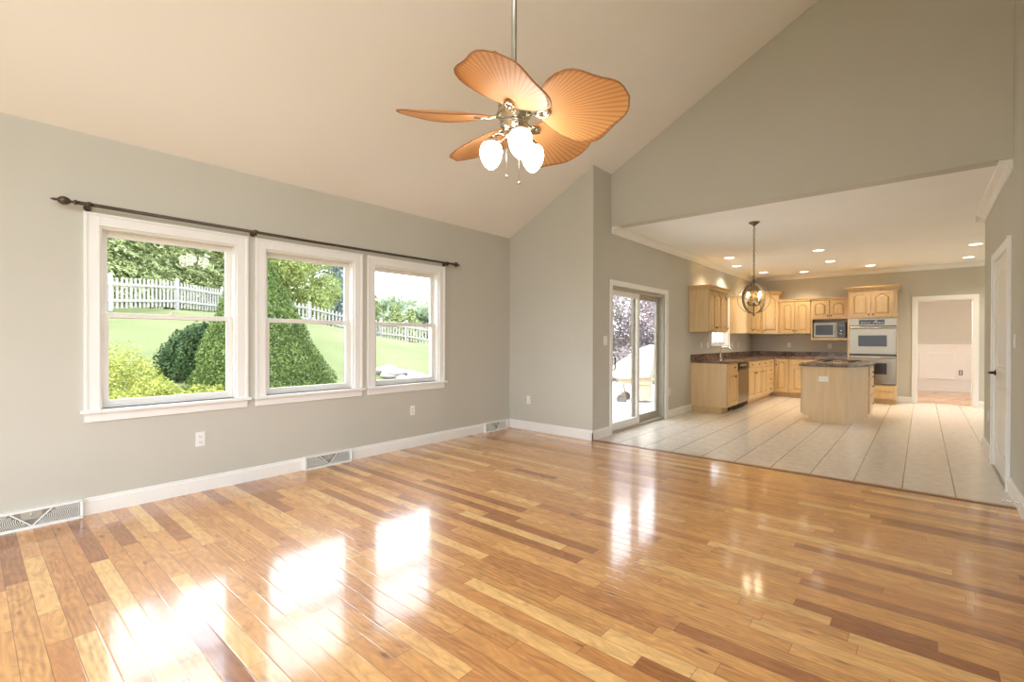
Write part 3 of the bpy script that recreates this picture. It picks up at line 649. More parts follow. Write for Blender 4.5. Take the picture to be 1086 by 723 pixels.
def blade_mesh():
    ns, nw = 40, 17; vs, fs, uv = [], [], []
    for i in range(ns+1):
        s = i/ns; s = s if s < .9 else .9+(s-.9)
        hw = half_w(s)
        for j in range(nw):
            q = -1+2*j/(nw-1); x = B0+BL*s; y = hw*q
            z = -.028*q*q*math.sin(PI*min(1, s*.9+.05))-.012*s*s
            vs.append((x, y, z)); uv.append((BL*s, y))
    for i in range(ns):
        for j in range(nw-1):
            a = i*nw+j; fs.append((a, a+nw, a+nw+1, a+1))
    me = bpy.data.meshes.new('blade'); me.from_pydata(vs, [], fs)
    ul = me.uv_layers.new(name='uv')
    for lp in me.loops: ul.data[lp.index].uv = uv[lp.vertex_index]
    me.polygons.foreach_set('use_smooth', [True]*len(fs)); me.materials.append(M['palm'])
    rim = [vs[i*nw] for i in range(ns+1)]+[vs[ns*nw+nw//2]]+[vs[i*nw+nw-1] for i in range(ns, -1, -1)]
    mb = MB(); mb.tube(rim, .0042, 6, closed=True)
    return me, mb
bme, rim_mb = blade_mesh()
rim_me = None
for k in range(5):
    ang = math.radians(232+72*k)
    rot = Matrix.Rotation(ang, 4, 'Z') @ Matrix.Rotation(PITCHB, 4, 'X')
    o = bpy.data.objects.new('blade', bme); COL.objects.link(o); o.parent = fan
    o.matrix_local = Matrix.Translation((0, 0, HZ+.0-zt)) @ rot
    if k == 0:
        md = None
    md = o.modifiers.new('solid', 'SOLIDIFY'); md.thickness = .006; md.offset = 0
    WORLD[o.name] = (0, 0, 0)
    if rim_me is None:
        rr_ = rim_mb.build('blade_rim', M['palm_rim'], None, origin=(0, 0, 0)); rim_me = rr_.data
        rr_.parent = o; rr_.location = (0, 0, 0)
    else:
        rr_ = bpy.data.objects.new('blade_rim', rim_me); COL.objects.link(rr_); rr_.parent = o
    mb = MB(); mb.tube([(.075, 0, .01), (.11, 0, -.004), (.14, 0, -.010), (.17, 0, -.011)], [.011, .009, .011, .013], 8)
    mb.lathe([(.002, -.006), (.020, -.004), (.026, 0), (.022, .006), (.002, .008)], (.19, 0, -.012), seg=16)
    for sgn in (-1, 1):
        mb.tube([(.13, 0, -.008), (.15, .018*sgn, -.012), (.175, .024*sgn, -.013), (.20, .012*sgn, -.014), (.215, 0, -.014)], [.006, .007, .007, .007, .006], 8)
    ir = mb.build('blade_iron', M['nickel'], None, origin=(0, 0, 0)); ir.parent = fan; ir.matrix_local = Matrix.Translation((0, 0, HZ-zt)) @ rot
# light kit
mb = MB(); mb.lathe([(.04, HZ-.07), (.05, HZ-.085), (.052, HZ-.10), (.035, HZ-.115), (.02, HZ-.125), (.012, HZ-.14), (.004, HZ-.15)], (HX, HY, 0), seg=24)
kit = part(mb, 'light_kit', M['nickel'], fan)
for a in (-34, -154, 76):
    a = math.radians(a); c, s = math.cos(a), math.sin(a); P = lambda r_, z_: (HX+r_*c, HY+r_*s, HZ+z_)
    mb = MB(); mb.tube([P(.04, -.095), P(.07, -.075), P(.10, -.07), P(.125, -.085), P(.13, -.105)], .006, 8); mb.tube([P(.05, -.10), P(.075, -.12), P(.095, -.11), P(.10, -.09)], .004, 6)
    part(mb, 'lamp_arm', M['nickel'], fan)
    mb = MB(); mb.lathe([(.012, -.09), (.016, -.10), (.03, -.108), (.036, -.115), (.036, -.125), (.028, -.128)], P(.13, 0), seg=20); part(mb, 'shade_holder', M['nickel'], fan)
    mb = MB(); mb.lathe([(.030, -.120), (.047, -.128), (.058, -.145), (.063, -.170), (.060, -.198), (.050, -.225), (.034, -.250), (.016, -.266), (.001, -.271)], P(.13, 0), seg=28)
    part(mb, 'glass_shade', M['globe'], fan, label='glowing white opal glass shade')
for dx, dy, L in ((-.045, -.01, .20), (.012, .03, .24)):
    mb = MB(); mb.tube([(HX+dx, HY+dy, HZ-.10), (HX+dx, HY+dy, HZ-.10-L)], .0012, 5); mb.lathe([(.002, 0), (.006, -.006), (.007, -.014), (.003, -.02)], (HX+dx, HY+dy, HZ-.10-L), seg=10)
    part(mb, 'pull_chain', M['nickel'], fan)

# ============================================================ CURTAIN ROD
t = thing('curtain_rod', (XW, 2.2, 2.13), 'long dark brown wooden curtain rod with ball finials above the three windows', 'curtain rod')
XQ = XW+.075; ZQ = 2.135
mb = MB(); mb.tube([(XQ, .50, ZQ), (XQ, 2.2, ZQ-.006), (XQ, 3.86, ZQ)], .013, 12); part(mb, 'pole', M['rod_wood'], t)
for y, s in ((.50, -1), (3.86, 1)):
    mb = MB(); mb.lathe([(.010, 0), (.017, .004*s), (.017, .012*s), (.010, .018*s), (.008, .03*s), (.018, .038*s), (.026, .052*s), (.029, .066*s), (.026, .080*s), (.015, .094*s), (.007, .100*s), (.010, .108*s), (.009, .115*s), (.002, .132*s)], (XQ, y, ZQ), axis='y', seg=20)
    part(mb, 'finial', M['rod_wood'], t)
for y in (.56, 1.63, 3.79):
    mb = MB(); mb.lathe([(.022, 0), (.022, .008), (.012, .014), (.008, .02)], (XW, y, ZQ-.012), axis='x', seg=16); mb.tube([(XW+.01, y, ZQ-.012), (XQ, y, ZQ-.014)], .007, 8)
    mb.lathe([(.017, -.012), (.017, .012)], (XQ, y, ZQ), axis='y', seg=16); mb.lathe([(.004, -.034), (.010, -.03), (.012, -.02), (.008, -.012)], (XQ, y, ZQ), seg=12)
    part(mb, 'bracket', M['rod_wood'], t)

# ============================================================ WALL PLATES
def plate(kind, fn, label, group=None, w=.062, h=.105, a=0, horiz=False):
    """fn(a,t,z) -> xyz with plate centre at origin; t out of wall"""
    name = {'outlet': 'wall_outlet', 'switch': 'light_switch'}[kind]
    o0 = fn(0, 0, 0); t = thing(name, o0, label, 'outlet' if kind == 'outlet' else 'light switch', group)
    def bx(mb, a0, a1, z0, z1, t0, t1):
        if horiz: a0, a1, z0, z1 = z0, z1, a0, a1
        p, q = fn(a0, t0, z0), fn(a1, t1, z1); mb.box(p[0], q[0], p[1], q[1], p[2], q[2])
    mb = MB(); bx(mb, -w/2, w/2, -h/2, h/2, 0, .006); part(mb, 'cover_plate', M['plate'], t, .002)
    if kind == 'outlet':
        for s in (-1, 1):
            mb = MB(); bx(mb, -.016, .016, s*.022-.014, s*.022+.014, .006, .009); rc = part(mb, 'receptacle', M['plate'], t, .002)
            mb = MB(); bx(mb, -.008, -.005, s*.022-.005, s*.022+.006, .009, .0095); bx(mb, .005, .008, s*.022-.005, s*.022+.006, .009, .0095); bx(mb, -.002, .002, s*.022-.011, s*.022-.007, .009, .0095); part(mb, 'slot', M['slot'], rc)
    else:
        mb = MB(); bx(mb, -.012, .012, -.03, .03, .006, .008); rc = part(mb, 'rocker', M['plate'], t, .001)
    return t
onleft = lambda y, z: (lambda a, t, q: (XW+t, y+a, z+q))
onpatio = lambda y, z: (lambda a, t, q: (XP+t, y+a, z+q))
onback = lambda x, z: (lambda a, t, q: (x+a, Y1-t, z+q))
onkb = lambda x, z: (lambda a, t, q: (x+a, YK-t, z+q))
onright = lambda y, z: (lambda a, t, q: (XR-t, y+a, z+q))
plate('outlet', onleft(1.24, .418), 'white wall outlet under the left window', w=.068, h=.115)
plate('outlet', onleft(3.331, .416), 'white wall outlet under the right window')
import sys
plate('outlet', onback(-4.03, .41), 'white wall outlet on the short wall left of the patio door')
plate('switch', onpatio(5.305, 1.214), 'white light switch just left of the sliding patio door', w=.09, h=.115)
plate('outlet', onpatio(7.32, .40), 'white wall outlet just right of the sliding patio door')
plate('outlet', onpatio(8.75, 1.13), 'white outlet above the counter, under the upper cabinet left of the kitchen window')
plate('switch', onpatio(9.10, 1.13), 'white switch above the counter beside the left edge of the kitchen window', w=.075)
plate('outlet', onpatio(10.62, 1.12), 'white outlet above the counter, nearest to the right of the kitchen window')
plate('switch', onpatio(11.05, 1.12), 'white switch above the counter between the window outlet and the kitchen corner')
plate('outlet', onkb(-2.27, 1.12), 'white outlet on the kitchen back wall below the two-door upper cabinet')
plate('outlet', onkb(-1.50, 1.10), 'white outlet on the kitchen back wall below the microwave')
plate('switch', onright(5.30, 1.219), 'white light switch on the right wall, nearest the camera side of the closet door')
plate('switch', onright(6.84, 1.219), 'white light switch on the right wall beyond the closet door')
plate('outlet', onright(7.15, .424), 'white wall outlet low on the right wall beyond the closet door')
plate('outlet', lambda a, t, q: (.70+a*.9, YD-.012-t, .46+q), 'dark outlet low on the far white wainscot', w=.075, h=.12)
for c in children(bpy.data.objects['wall_outlet']): pass
_o = [o for o in bpy.data.objects if o.get('label') == 'dark outlet low on the far white wainscot'][0]
for c in children(_o):
    if c.name.startswith('cover_plate'): c.data.materials.clear(); c.data.materials.append(M['iron'])
# door stop
t = tag(MB().tube([(XR-.016, 4.95, .062), (XR-.085, 4.955, .058)], .004, 8).lathe([(.009, -.002), (.009, -.014)], (XR-.083, 4.955, .058), axis='x', seg=12).lathe([(.011, 0), (.011, -.006)], (XR-.014, 4.95, .062), axis='x', seg=12).build('door_stop', M['chrome']), 'small metal spring door stop on the right baseboard', 'door stop')

# ============================================================ BASEBOARD VENTS
def vent(y0, y1, label):
    t = thing('baseboard_vent', (XW, (y0+y1)/2, 0), label, 'vent', 'baseboard vents along the window wall')
    L = y1-y0; h = .118
    mb = MB(); mb.box(XW+.017, XW+.022, y0+.012, y1-.012, .014, h-.012); part(mb, 'backing', M['vent_dark'], t)
    # sloped face frame
    xf = lambda z: XW+.050-.022*z/h
    mb = MB()
    def strip(pa, za, pb, zb, w, th=.006):
        d = Vector((0, pb-pa, zb-za)).normalized(); n_ = Vector((0, -d.z, d.y))*w/2; vs = []
        for (p, z) in ((pa, za), (pb, zb)):
            for s in (-1, 1):
                yy, zz = p+s*n_.y, z+s*n_.z; vs += [(xf(zz), yy, zz), (xf(zz)-th, yy, zz)]
        mb.add(vs, [(0, 2, 6, 4), (1, 5, 7, 3), (0, 4, 5, 1), (2, 3, 7, 6), (0, 1, 3, 2), (4, 6, 7, 5)])
    strip(y0, .006, y1, .006, .014); strip(y0, h-.006, y1, h-.006, .014); strip(y0+.006, 0, y0+.006, h, .014); strip(y1-.006, 0, y1-.006, h, .014)
    ym = (y0+y1)/2; strip(ym, .014, ym-L*.20, h-.012, .007); strip(ym, .014, ym+L*.20, h-.012, .007)
    mb.box(XW+.017, XW+.052, y0-.002, y0+.002, 0, h); mb.box(XW+.017, XW+.052, y1-.002, y1+.002, 0, h); mb.box(XW, XW+.03, y0, y1, h-.002, h+.003); mb.box(XW, XW+.056, y0, y1, 0, .006)
    part(mb, 'face_frame', M['vent'], t)
    mb = MB()
    def sub(side):
        nf = 22
        for k in range(nf):
            u = (k+.5)/nf
            yb = (ym+side*.02)+side*(L/2-.035)*u
            for (z0_, z1_) in ((.014, h-.014),):
                pts = []
                for i in range(7):
                    z = z0_+(z1_-z0_)*i/6; yy = yb+side*.02*math.sin(PI*i/6)-side*.0
                    lim = ym+side*(L*.20*(z-.014)/(h-.026)+.006)
                    if side*(yy-lim) > 0 and side*(yy-(ym+side*(L/2-.012))) < 0: pts.append((xf(z)-.003, yy, z))
                if len(pts) > 1: mb.tube(pts, .0022, 4)
    sub(-1); part(mb, 'louver_grille', M['vent'], t); mb = MB(); sub(1); part(mb, 'louver_grille', M['vent'], t)
    mb = MB(); mb.box(XW+.022, XW+.03, ym-L*.10, ym+L*.10, .055, h-.014); part(mb, 'damper_plate', simple('vent_damper', (.42, .40, .34), .5, noise=.02), t)
    mb = MB(); mb.tube([(xf(.08)-.004, ym-.004, .075), (xf(.08)+.006, ym-.004, .082), (xf(.08)+.01, ym-.004, .098)], .003, 6); part(mb, 'lever', M['vent'], t)
vent(.04, .53, 'white baseboard vent at the left end of the window wall, largest in view')
vent(2.08, 2.545, 'white baseboard vent between the middle and right windows, below them')
vent(4.485, 4.905, 'white baseboard vent beside the room corner')

# ============================================================ KITCHEN CABINETS
XF, YF = -2.443, 11.58     # fronts of the left and back base runs
CT, CB = .87, .832         # counter top and underside
KICK = .10
def door_on(parent, face, a0, a1, z0, z1, arch=0, knob=None, name='door', drawer=False, mat=None, st=.055):
    """face: (fn) mapping (a,z,t) -> xyz, t outward from the carcass"""
    mb = MB()
    if drawer:
        mb.prism([(a0, z0), (a1, z0), (a1, z1), (a0, z1)], face, 0, .014)
        i = inset([(a0, z0), (a1, z0), (a1, z1), (a0, z1)], .010); ring_prism(mb, [(a0, z0), (a1, z0), (a1, z1), (a0, z1)], i, face, .014, .020); mb.add([face(p, q, .020) for p, q in i], [(0, 1, 2, 3)])
    else:
        panel_door(mb, face, a0, a1, z0, z1, min(st, (a1-a0)*.2), [(z0+.06, z1-.05, arch)], th=.024, rec=.015)
    d = part(mb, 'drawer' if drawer else name, mat or M['maple'], parent)
    if knob:
        ka, kz = knob; c = face(ka, kz, .02); n_ = Vector(face(ka, kz, .045))-Vector(c)
        c = Vector(c); mk = MB(); mk.tube([c, c+n_*.5, c+n_*.55, c+n_*.9, c+n_], [.005, .005, .013, .015, .008], 10)
        part(mk, 'knob', M['knob'], d, label='dark bronze knob')
    return d
left_face = lambda a, z, t: (XF+t, a, z)
back_face = lambda a, z, t: (a, YF-t, z)
def carcass(t, x0, x1, y0, y1, z0, z1, kick=None, name='carcass', mat=None):
    mb = MB(); mb.box(x0, x1, y0, y1, z0, z1); part(mb, name, mat or M['maple_panel'], t, .0015)
g = 'base cabinets under the brown granite counter'
# left run
def base_left(y0, y1, label, doors, drawers, end=False):
    t = thing('base_cabinet', ((XP+XF)/2, (y0+y1)/2, 0), label, 'cabinet', g)
    carcass(t, XP+.002, XF, y0, y1, KICK, CB)
    mb = MB(); mb.box(XP+.002, XF-.075, y0, y1, 0, KICK); part(mb, 'toe_kick', M['maple'], t)
    for a0, a1, z0, z1, kn in drawers: door_on(t, left_face, a0, a1, z0, z1, knob=kn, drawer=True)
    for a0, a1, z0, z1, kn in doors: door_on(t, left_face, a0, a1, z0, z1, knob=kn)
    return t
DZ0, DZ1, RZ0, RZ1 = .12, .68, .70, .82
base_left(8.244, 8.85, 'end maple base cabinet with one drawer and one door left of the dishwasher', [(8.275, 8.83, DZ0, DZ1, (8.645, .60))], [(8.275, 8.83, RZ0, RZ1, (8.60, .76))])
dw = thing('dishwasher', (XF, 9.17, 0), 'stainless dishwasher with a black control strip under the counter', 'dishwasher')
mb = MB(); mb.box(XP+.05, XF-.002, 8.856, 9.484, KICK, CB-.004); part(mb, 'dishwasher_tub', M['black_matte'], dw)
mb = MB(); mb.box(XF-.002, XF+.022, 8.86, 9.48, .115, .70); part(mb, 'dishwasher_door', M['steel'], dw, .004)
mb = MB(); mb.box(XF-.002, XF+.03, 8.86, 9.48, .706, .825); cp = part(mb, 'control_panel', M['black'], dw, .006)
mb = MB(); mb.tube([(XF+.03, 8.95, .735), (XF+.055, 8.97, .735), (XF+.055, 9.37, .735), (XF+.03, 9.39, .735)], .008, 8); part(mb, 'handle', M['black'], cp)
mb = MB(); mb.box(XF+.03, XF+.0315, 8.93, 9.27, .775, .787); part(mb, 'button_strip', simple('panel_button_grey', (.35, .35, .34), .4, noise=.02), cp)
mb = MB(); mb.box(XF-.075, XF-.06, 8.86, 9.48, .0, .098); part(mb, 'kick_plate', M['black_matte'], dw)
base_left(9.49, 10.45, 'maple sink base cabinet with two doors right of the dishwasher', [(9.50, 9.965, DZ0, DZ1, (9.92, .60)), (9.975, 10.44, DZ0, DZ1, (10.02, .60))], [(9.50, 9.965, RZ0, RZ1, (9.73, .76)), (9.975, 10.44, RZ0, RZ1, (10.2, .76))])
base_left(10.455, 10.86, 'narrow maple base cabinet with one drawer and door between the sink cabinet and drawer stack', [(10.465, 10.85, DZ0, DZ1, (10.51, .60))], [(10.465, 10.85, RZ0, RZ1, (10.66, .76))])
base_left(10.865, 11.575, 'maple base cabinet with a stack of four drawers at the inner corner', [], [(10.875, 11.37, RZ0, RZ1, (11.12, .76)), (10.875, 11.37, .515, .69, (11.12, .60)), (10.875, 11.37, .32, .505, (11.12, .41)), (10.875, 11.37, .12, .31, (11.12, .21))])
def base_back(x0, x1, label, doors, drawers, y1=YK-.002):
    t = thing('base_cabinet', ((x0+x1)/2, (YF+YK)/2, 0), label, 'cabinet', g)
    carcass(t, x0, x1, YF, y1, KICK, CB); mb = MB(); mb.box(x0, x1, YF+.075, y1, 0, KICK); part(mb, 'toe_kick', M['maple_dark'], t)
    for a0, a1, z0, z1, kn in drawers: door_on(t, back_face, a0, a1, z0, z1, knob=kn, drawer=True)
    for a0, a1, z0, z1, kn in doors: door_on(t, back_face, a0, a1, z0, z1, knob=kn)
base_back(-3.02, -2.16, 'maple corner base cabinet with one tall door where the two counter runs meet', [(-2.42, -2.18, DZ0, RZ1, (-2.39, .70))], [])
base_back(-2.155, -1.66, 'maple base cabinet on the back wall, half hidden by the left side of the island', [(-2.13, -1.68, DZ0, DZ1, (-1.73, .60))], [(-2.13, -1.68, RZ0, RZ1, (-1.9, .76))])
base_back(-1.655, -1.135, 'maple base cabinet behind the island, beside the oven tower', [(-1.64, -1.40, DZ0, DZ1, (-1.44, .60)), (-1.39, -1.15, DZ0, DZ1, (-1.35, .60))], [(-1.64, -1.15, RZ0, RZ1, (-1.4, .76))])
for y0, y1, lb in ((8.56, 8.85, 'black toe-kick vent grille left of the dishwasher'), (9.50, 9.76, 'black toe-kick vent grille right of the dishwasher')):
    t = thing('toe_kick_vent', (XF-.06, (y0+y1)/2, .02), lb, 'vent'); mb = MB(); mb.box(XF-.0745, XF-.066, y0, y1, .012, .092); part(mb, 'vent_plate', M['black_matte'], t)
    mb = MB(); [mb.box(XF-.066, XF-.062, y0+.01, y1-.01, .02+k*.013, .026+k*.013) for k in range(5)]; part(mb, 'louvers', M['black_matte'], t)
# L-shaped counter
ct = thing('granite_countertop', (-2.7, 10.2, CB), 'glossy brown granite L-shaped countertop with low backsplash', 'countertop')
SINK = (-2.93, -2.52, 9.55, 10.35)
mb = MB()
mb.box(XP+.002, XF+.03, 8.225, SINK[2], CB, CT); mb.box(XP+.002, XF+.03, SINK[3], YK-.002, CB, CT); mb.box(XP+.002, SINK[0], SINK[2], SINK[3], CB, CT); mb.box(SINK[1], XF+.03, SINK[2], SINK[3], CB, CT)
mb.box(XF+.03, -1.135, YF-.03, YK-.002, CB, CT); part(mb, 'slab', M['granite'], ct, .004)
mb = MB(); mb.box(XP+.002, XP+.022, 8.225, YK-.002, CT, .975); mb.box(XP+.022, -1.135, YK-.022, YK-.002, CT, .975); part(mb, 'backsplash', M['granite'], ct, .002)
sk = thing('kitchen_sink', (-2.72, 9.95, .70), 'stainless double sink set into the counter under the kitchen window', 'sink')
mb = MB(); x0, x1, y0, y1 = SINK
mb.box(x0-.015, x1+.015, y0-.015, y0+.012, CT, CT+.007); mb.box(x0-.015, x1+.015, y1-.012, y1+.015, CT, CT+.007); mb.box(x0-.015, x0+.012, y0+.012, y1-.012, CT, CT+.007); mb.box(x1-.012, x1+.015, y0+.012, y1-.012, CT, CT+.007)
part(mb, 'rim', M['steel'], sk, .002)
mb = MB(); ym = (y0+y1)/2
for a, b in ((y0+.004, ym-.01), (ym+.01, y1-.004)):
    mb.box(x0+.004, x1-.004, a, b, .69, .695); mb.box(x0+.004, x0+.01, a, b, .695, CT+.004); mb.box(x1-.01, x1-.004, a, b, .695, CT+.004); mb.box(x0+.01, x1-.01, a, a+.006, .695, CT+.004); mb.box(x0+.01, x1-.01, b-.006, b, .695, CT+.004)
part(mb, 'basin', M['steel'], sk)
fx, fy = -2.968, 9.62
fc = thing('kitchen_faucet', (fx, fy, CT), 'chrome gooseneck kitchen faucet in front of the small window', 'faucet')
mb = MB(); mb.lathe([(.034, CT), (.034, CT+.014), (.022, CT+.024), (.020, CT+.09), (.015, CT+.10)], (fx, fy, 0), seg=18); part(mb, 'faucet_body', M['chrome'], fc)
mb = MB(); mb.tube([(fx, fy, CT+.09), (fx+.005, fy, CT+.15), (fx+.04, fy-.02, CT+.205), (fx+.11, fy-.05, CT+.225), (fx+.19, fy-.08, CT+.205), (fx+.23, fy-.09, CT+.165)], [.016, .015, .015, .015, .016, .018], 10); part(mb, 'spout', M['chrome'], fc)
mb = MB(); mb.tube([(fx, fy, CT+.09), (fx, fy+.02, CT+.17), (fx+.03, fy+.05, CT+.24), (fx+.09, fy+.06, CT+.265)], [.013, .010, .010, .009], 8); part(mb, 'handle', M['chrome'], fc)

# ---- upper cabinets
gu = 'upper cabinets'
def crown_top(t, poly, z0, z1, out):
    """cornice band around a polygon footprint (closed); flares outward by out"""
    k = len(poly); c = (sum(p[0] for p in poly)/k, sum(p[1] for p in poly)/k)
    def off(d):
        res = []
        for i in range(k):
            p0, p1, p2 = Vector(poly[i-1]), Vector(poly[i]), Vector(poly[(i+1) % k])
            e1, e2 = (p1-p0).normalized(), (p2-p1).normalized(); n1, n2 = Vector((e1.y, -e1.x)), Vector((e2.y, -e2.x))
            b = (n1+n2); b = b/(b.length**2)*2
            res.append(p1+b*d)
        return res
    lv = [(.004, z0), (.010, z0+.004), (.012, z0+(z1-z0)*.3), (out*.55, z0+(z1-z0)*.65), (out, z1-.012), (out, z1)]
    vs, fs = [], []
    for d, z in lv: vs += [(max(p.x, XP+.002), min(p.y, YK-.002), z) for p in off(d)]
    for j in range(len(lv)-1):
        for i in range(k): fs.append((j*k+i, j*k+(i+1) % k, (j+1)*k+(i+1) % k, (j+1)*k+i))
    fs += [tuple(range(k))[::-1], tuple(range((len(lv)-1)*k, len(lv)*k))]
    mb = MB(); mb.add(vs, fs); part(mb, 'cornice', M['maple'], t)
XU = -2.717
uf = lambda a, z, t: (XU+t, a, z)
UB, UT = 1.365, 2.09
t = thing('upper_cabinet', ((XP+XU)/2, 8.66, UB), 'maple upper cabinet left of the kitchen window with its plain side panel facing the room', 'cabinet')
mb = MB(); mb.box(XP+.002, XU, 8.149, 9.165, UB, UT); part(mb, 'carcass', M['maple_panel'], t, .0015)
for a0, a1, kn in ((8.165, 8.495, (8.465, 1.44)), (8.505, 8.825, (8.535, 1.44)), (8.835, 9.155, (9.12, 1.44))): door_on(t, uf, a0, a1, UB+.015, UT-.03, arch=.06, knob=kn)
crown_top(t, [(XP+.002, 8.149), (XU+.02, 8.149), (XU+.02, 9.165), (XP+.002, 9.165)], UT-.02, 2.15, .045)
t = thing('upper_cabinet', ((XP+XU)/2, 11.0, UB), 'maple upper cabinet right of the kitchen window with its plain side panel facing the window', 'cabinet')
mb = MB(); mb.box(XP+.002, XU, 10.43, 11.565, UB, UT); part(mb, 'carcass', M['maple_panel'], t, .0015)
for a0, a1, kn in ((10.44, 10.81, (10.78, 1.44)), (10.82, 11.18, (10.85, 1.44)), (11.19, 11.555, (11.23, 1.44))): door_on(t, uf, a0, a1, UB+.015, UT-.03, arch=.06, knob=kn)
crown_top(t, [(XP+.002, 10.43), (XU+.02, 10.43), (XU+.02, 11.565), (XP+.002, 11.565)], UT-.02, 2.14, .03)
# diagonal corner cabinet
t = thing('upper_cabinet', (-2.75, 11.9, UB), 'tall diagonal maple corner upper cabinet with a single arched door', 'cabinet')
poly = [(XP+.002, 11.57), (XU, 11.57), (-2.42, 11.867), (-2.42, YK-.002), (XP+.002, YK-.002)]
mb = MB(); mb.prism(poly, lambda p, q, t_: (p, q, t_), UB, 2.25); part(mb, 'carcass', M['maple_panel'], t)
dd = Vector((-2.42-XU, 11.867-11.57, 0)); LD = dd.length; dd.normalize(); dn = Vector((dd.y, -dd.x, 0))
df = lambda a, z, q: (XU+dd.x*a+dn.x*q, 11.57+dd.y*a+dn.y*q, z)
door_on(t, df, .03, LD-.03, UB+.015, 2.225, arch=.07, knob=(.07, 1.44))
crown_top(t, poly, 2.235, 2.315, .05)
# back wall uppers
YU = 11.87
bf = lambda a, z, q: (a, YU-q, z)
t = thing('upper_cabinet', (-2.1, 12.0, UB), 'maple upper cabinet with two full-height arched doors left of the microwave', 'cabinet')
mb = MB(); mb.box(-2.415, -1.80, YU, YK-.002, UB, UT); part(mb, 'carcass', M['maple_panel'], t, .0015)
door_on(t, bf, -2.375, -2.105, UB+.015, UT-.03, arch=.055, knob=(-2.13, 1.44)); door_on(t, bf, -2.095, -1.815, UB+.015, UT-.03, arch=.055, knob=(-2.07, 1.44))
crown_top(t, [(-2.415, YK-.002), (-2.415, YU-.02), (-1.80, YU-.02), (-1.80, YK-.002)][::1], UT-.02, 2.13, .02)
YM = 11.80; mf = lambda a, z, q: (a, YM-q, z)
t = thing('microwave_cabinet', (-1.46, 12.0, 1.235), 'maple upper cabinet with two short arched doors above an open microwave shelf', 'cabinet')
mb = MB(); mb.box(-1.79, -1.137, YM, YK-.002, 1.665, UT); part(mb, 'carcass', M['maple_panel'], t, .0015)
mb = MB(); mb.box(-1.79, -1.137, YM-.01, YK-.002, 1.235, 1.275); mb.box(-1.79, -1.765, YM, YK-.002, 1.275, 1.665); mb.box(-1.155, -1.137, YM, YK-.002, 1.275, 1.665); mb.box(-1.765, -1.155, YK-.02, YK-.002, 1.275, 1.665)
part(mb, 'shelf', M['maple'], t, .0015)
door_on(t, mf, -1.775, -1.465, 1.69, UT-.03, arch=.05, knob=(-1.49, 1.74)); door_on(t, mf, -1.455, -1.15, 1.69, UT-.03, arch=.05, knob=(-1.43, 1.74))
crown_top(t, [(-1.79, YK-.002), (-1.79, YM-.02), (-1.137, YM-.02), (-1.137, YK-.002)], UT-.02, 2.12, .02)
# microwave
mw = thing('microwave_oven', (-1.47, 12.0, 1.275), 'steel microwave with black glass door on the open cabinet shelf', 'microwave')
mb = MB(); mb.box(-1.745, -1.185, YM-.005, 12.12, 1.285, 1.60); part(mb, 'microwave_body', M['steel'], mw, .004)
mb = MB(); mb.box(-1.742, -1.335, YM-.022, YM-.005, 1.29, 1.595); md_ = part(mb, 'microwave_door', M['steel'], mw, .003)
mb = MB(); mb.box(-1.705, -1.395, YM-.025, YM-.022, 1.335, 1.55); part(mb, 'door_window', M['black'], md_)
mb = MB(); mb.tube([(-1.36, YM-.022, 1.32), (-1.36, YM-.045, 1.33), (-1.36, YM-.045, 1.555), (-1.36, YM-.022, 1.565)], .007, 8); part(mb, 'handle', M['steel'], md_)
mb = MB(); mb.box(-1.33, -1.188, YM-.02, YM-.005, 1.29, 1.595); cp = part(mb, 'control_panel', M['black'], mw, .002)
mb = MB(); mb.lathe([(.026, 0), (.024, -.018), (.001, -.018)], (-1.258, YM-.02, 1.35), axis='y', seg=18); part(mb, 'dial', M['steel'], cp); mb = MB(); mb.lathe([(.018, 0), (.016, -.01), (.001, -.01)], (-1.258, YM-.02, 1.42), axis='y', seg=18); part(mb, 'dial', M['steel'], cp)
mb = MB(); mb.box(-1.31, -1.21, YM-.0215, YM-.02, 1.52, 1.56); part(mb, 'display', simple('display_green', (.03, .08, .07), .2, noise=.05), cp)
mb = MB(); [mb.box(-1.715+.0, -1.70, 11.82+k*.2, 11.85+k*.2, 1.275, 1.286) for k in range(2)]; [mb.box(-1.22, -1.205, 11.82+k*.2, 11.85+k*.2, 1.275, 1.286) for k in range(2)]; part(mb, 'feet', M['rubber'], mw)
# oven tower
OX0, OX1 = -1.13, -.365
ot = thing('oven_cabinet', ((OX0+OX1)/2, 11.9, 0), 'tall maple cabinet tower housing the double oven', 'cabinet')
mb = MB(); mb.box(OX0, OX1, YF, YK-.002, 1.655, 2.215); mb.box(OX0, OX0+.03, YF, YK-.002, .10, 1.655); mb.box(OX1-.006, OX1, YF, YK-.002, .10, 1.655); mb.box(OX0+.03, OX1-.006, YF, YK-.002, .10, .372); mb.box(OX0+.03, OX1-.006, YK-.03, YK-.002, .372, 1.655)
part(mb, 'carcass', M['maple_panel'], ot)
mb = MB(); mb.box(OX0, OX1, YF+.07, YK-.002, 0, .10); part(mb, 'toe_kick', M['maple_dark'], ot)
xm = (-1.10-.415)/2
door_on(ot, back_face, -1.10, xm-.004, 1.68, 2.185, arch=.07, knob=(xm-.035, 1.735)); door_on(ot, back_face, xm+.004, -.415, 1.68, 2.185, arch=.07, knob=(xm+.035, 1.735))
door_on(ot, back_face, -1.10, -.42, .245, .355, drawer=True); door_on(ot, back_face, -1.10, -.42, .115, .235, drawer=True)
crown_top(ot, [(OX0, YK-.002), (OX0, YF), (OX1, YF), (OX1, YK-.002)], 2.20, 2.285, .055)
ov = thing('double_oven', (-.75, 11.85, .375), 'stainless steel built-in double wall oven with black control panel', 'oven')
mb = MB(); mb.box(OX0+.032, OX1-.008, YF+.002, 12.12, .375, 1.652); part(mb, 'oven_body', M['black_matte'], ov)
A0, A1 = OX0+.025, OX1+.001
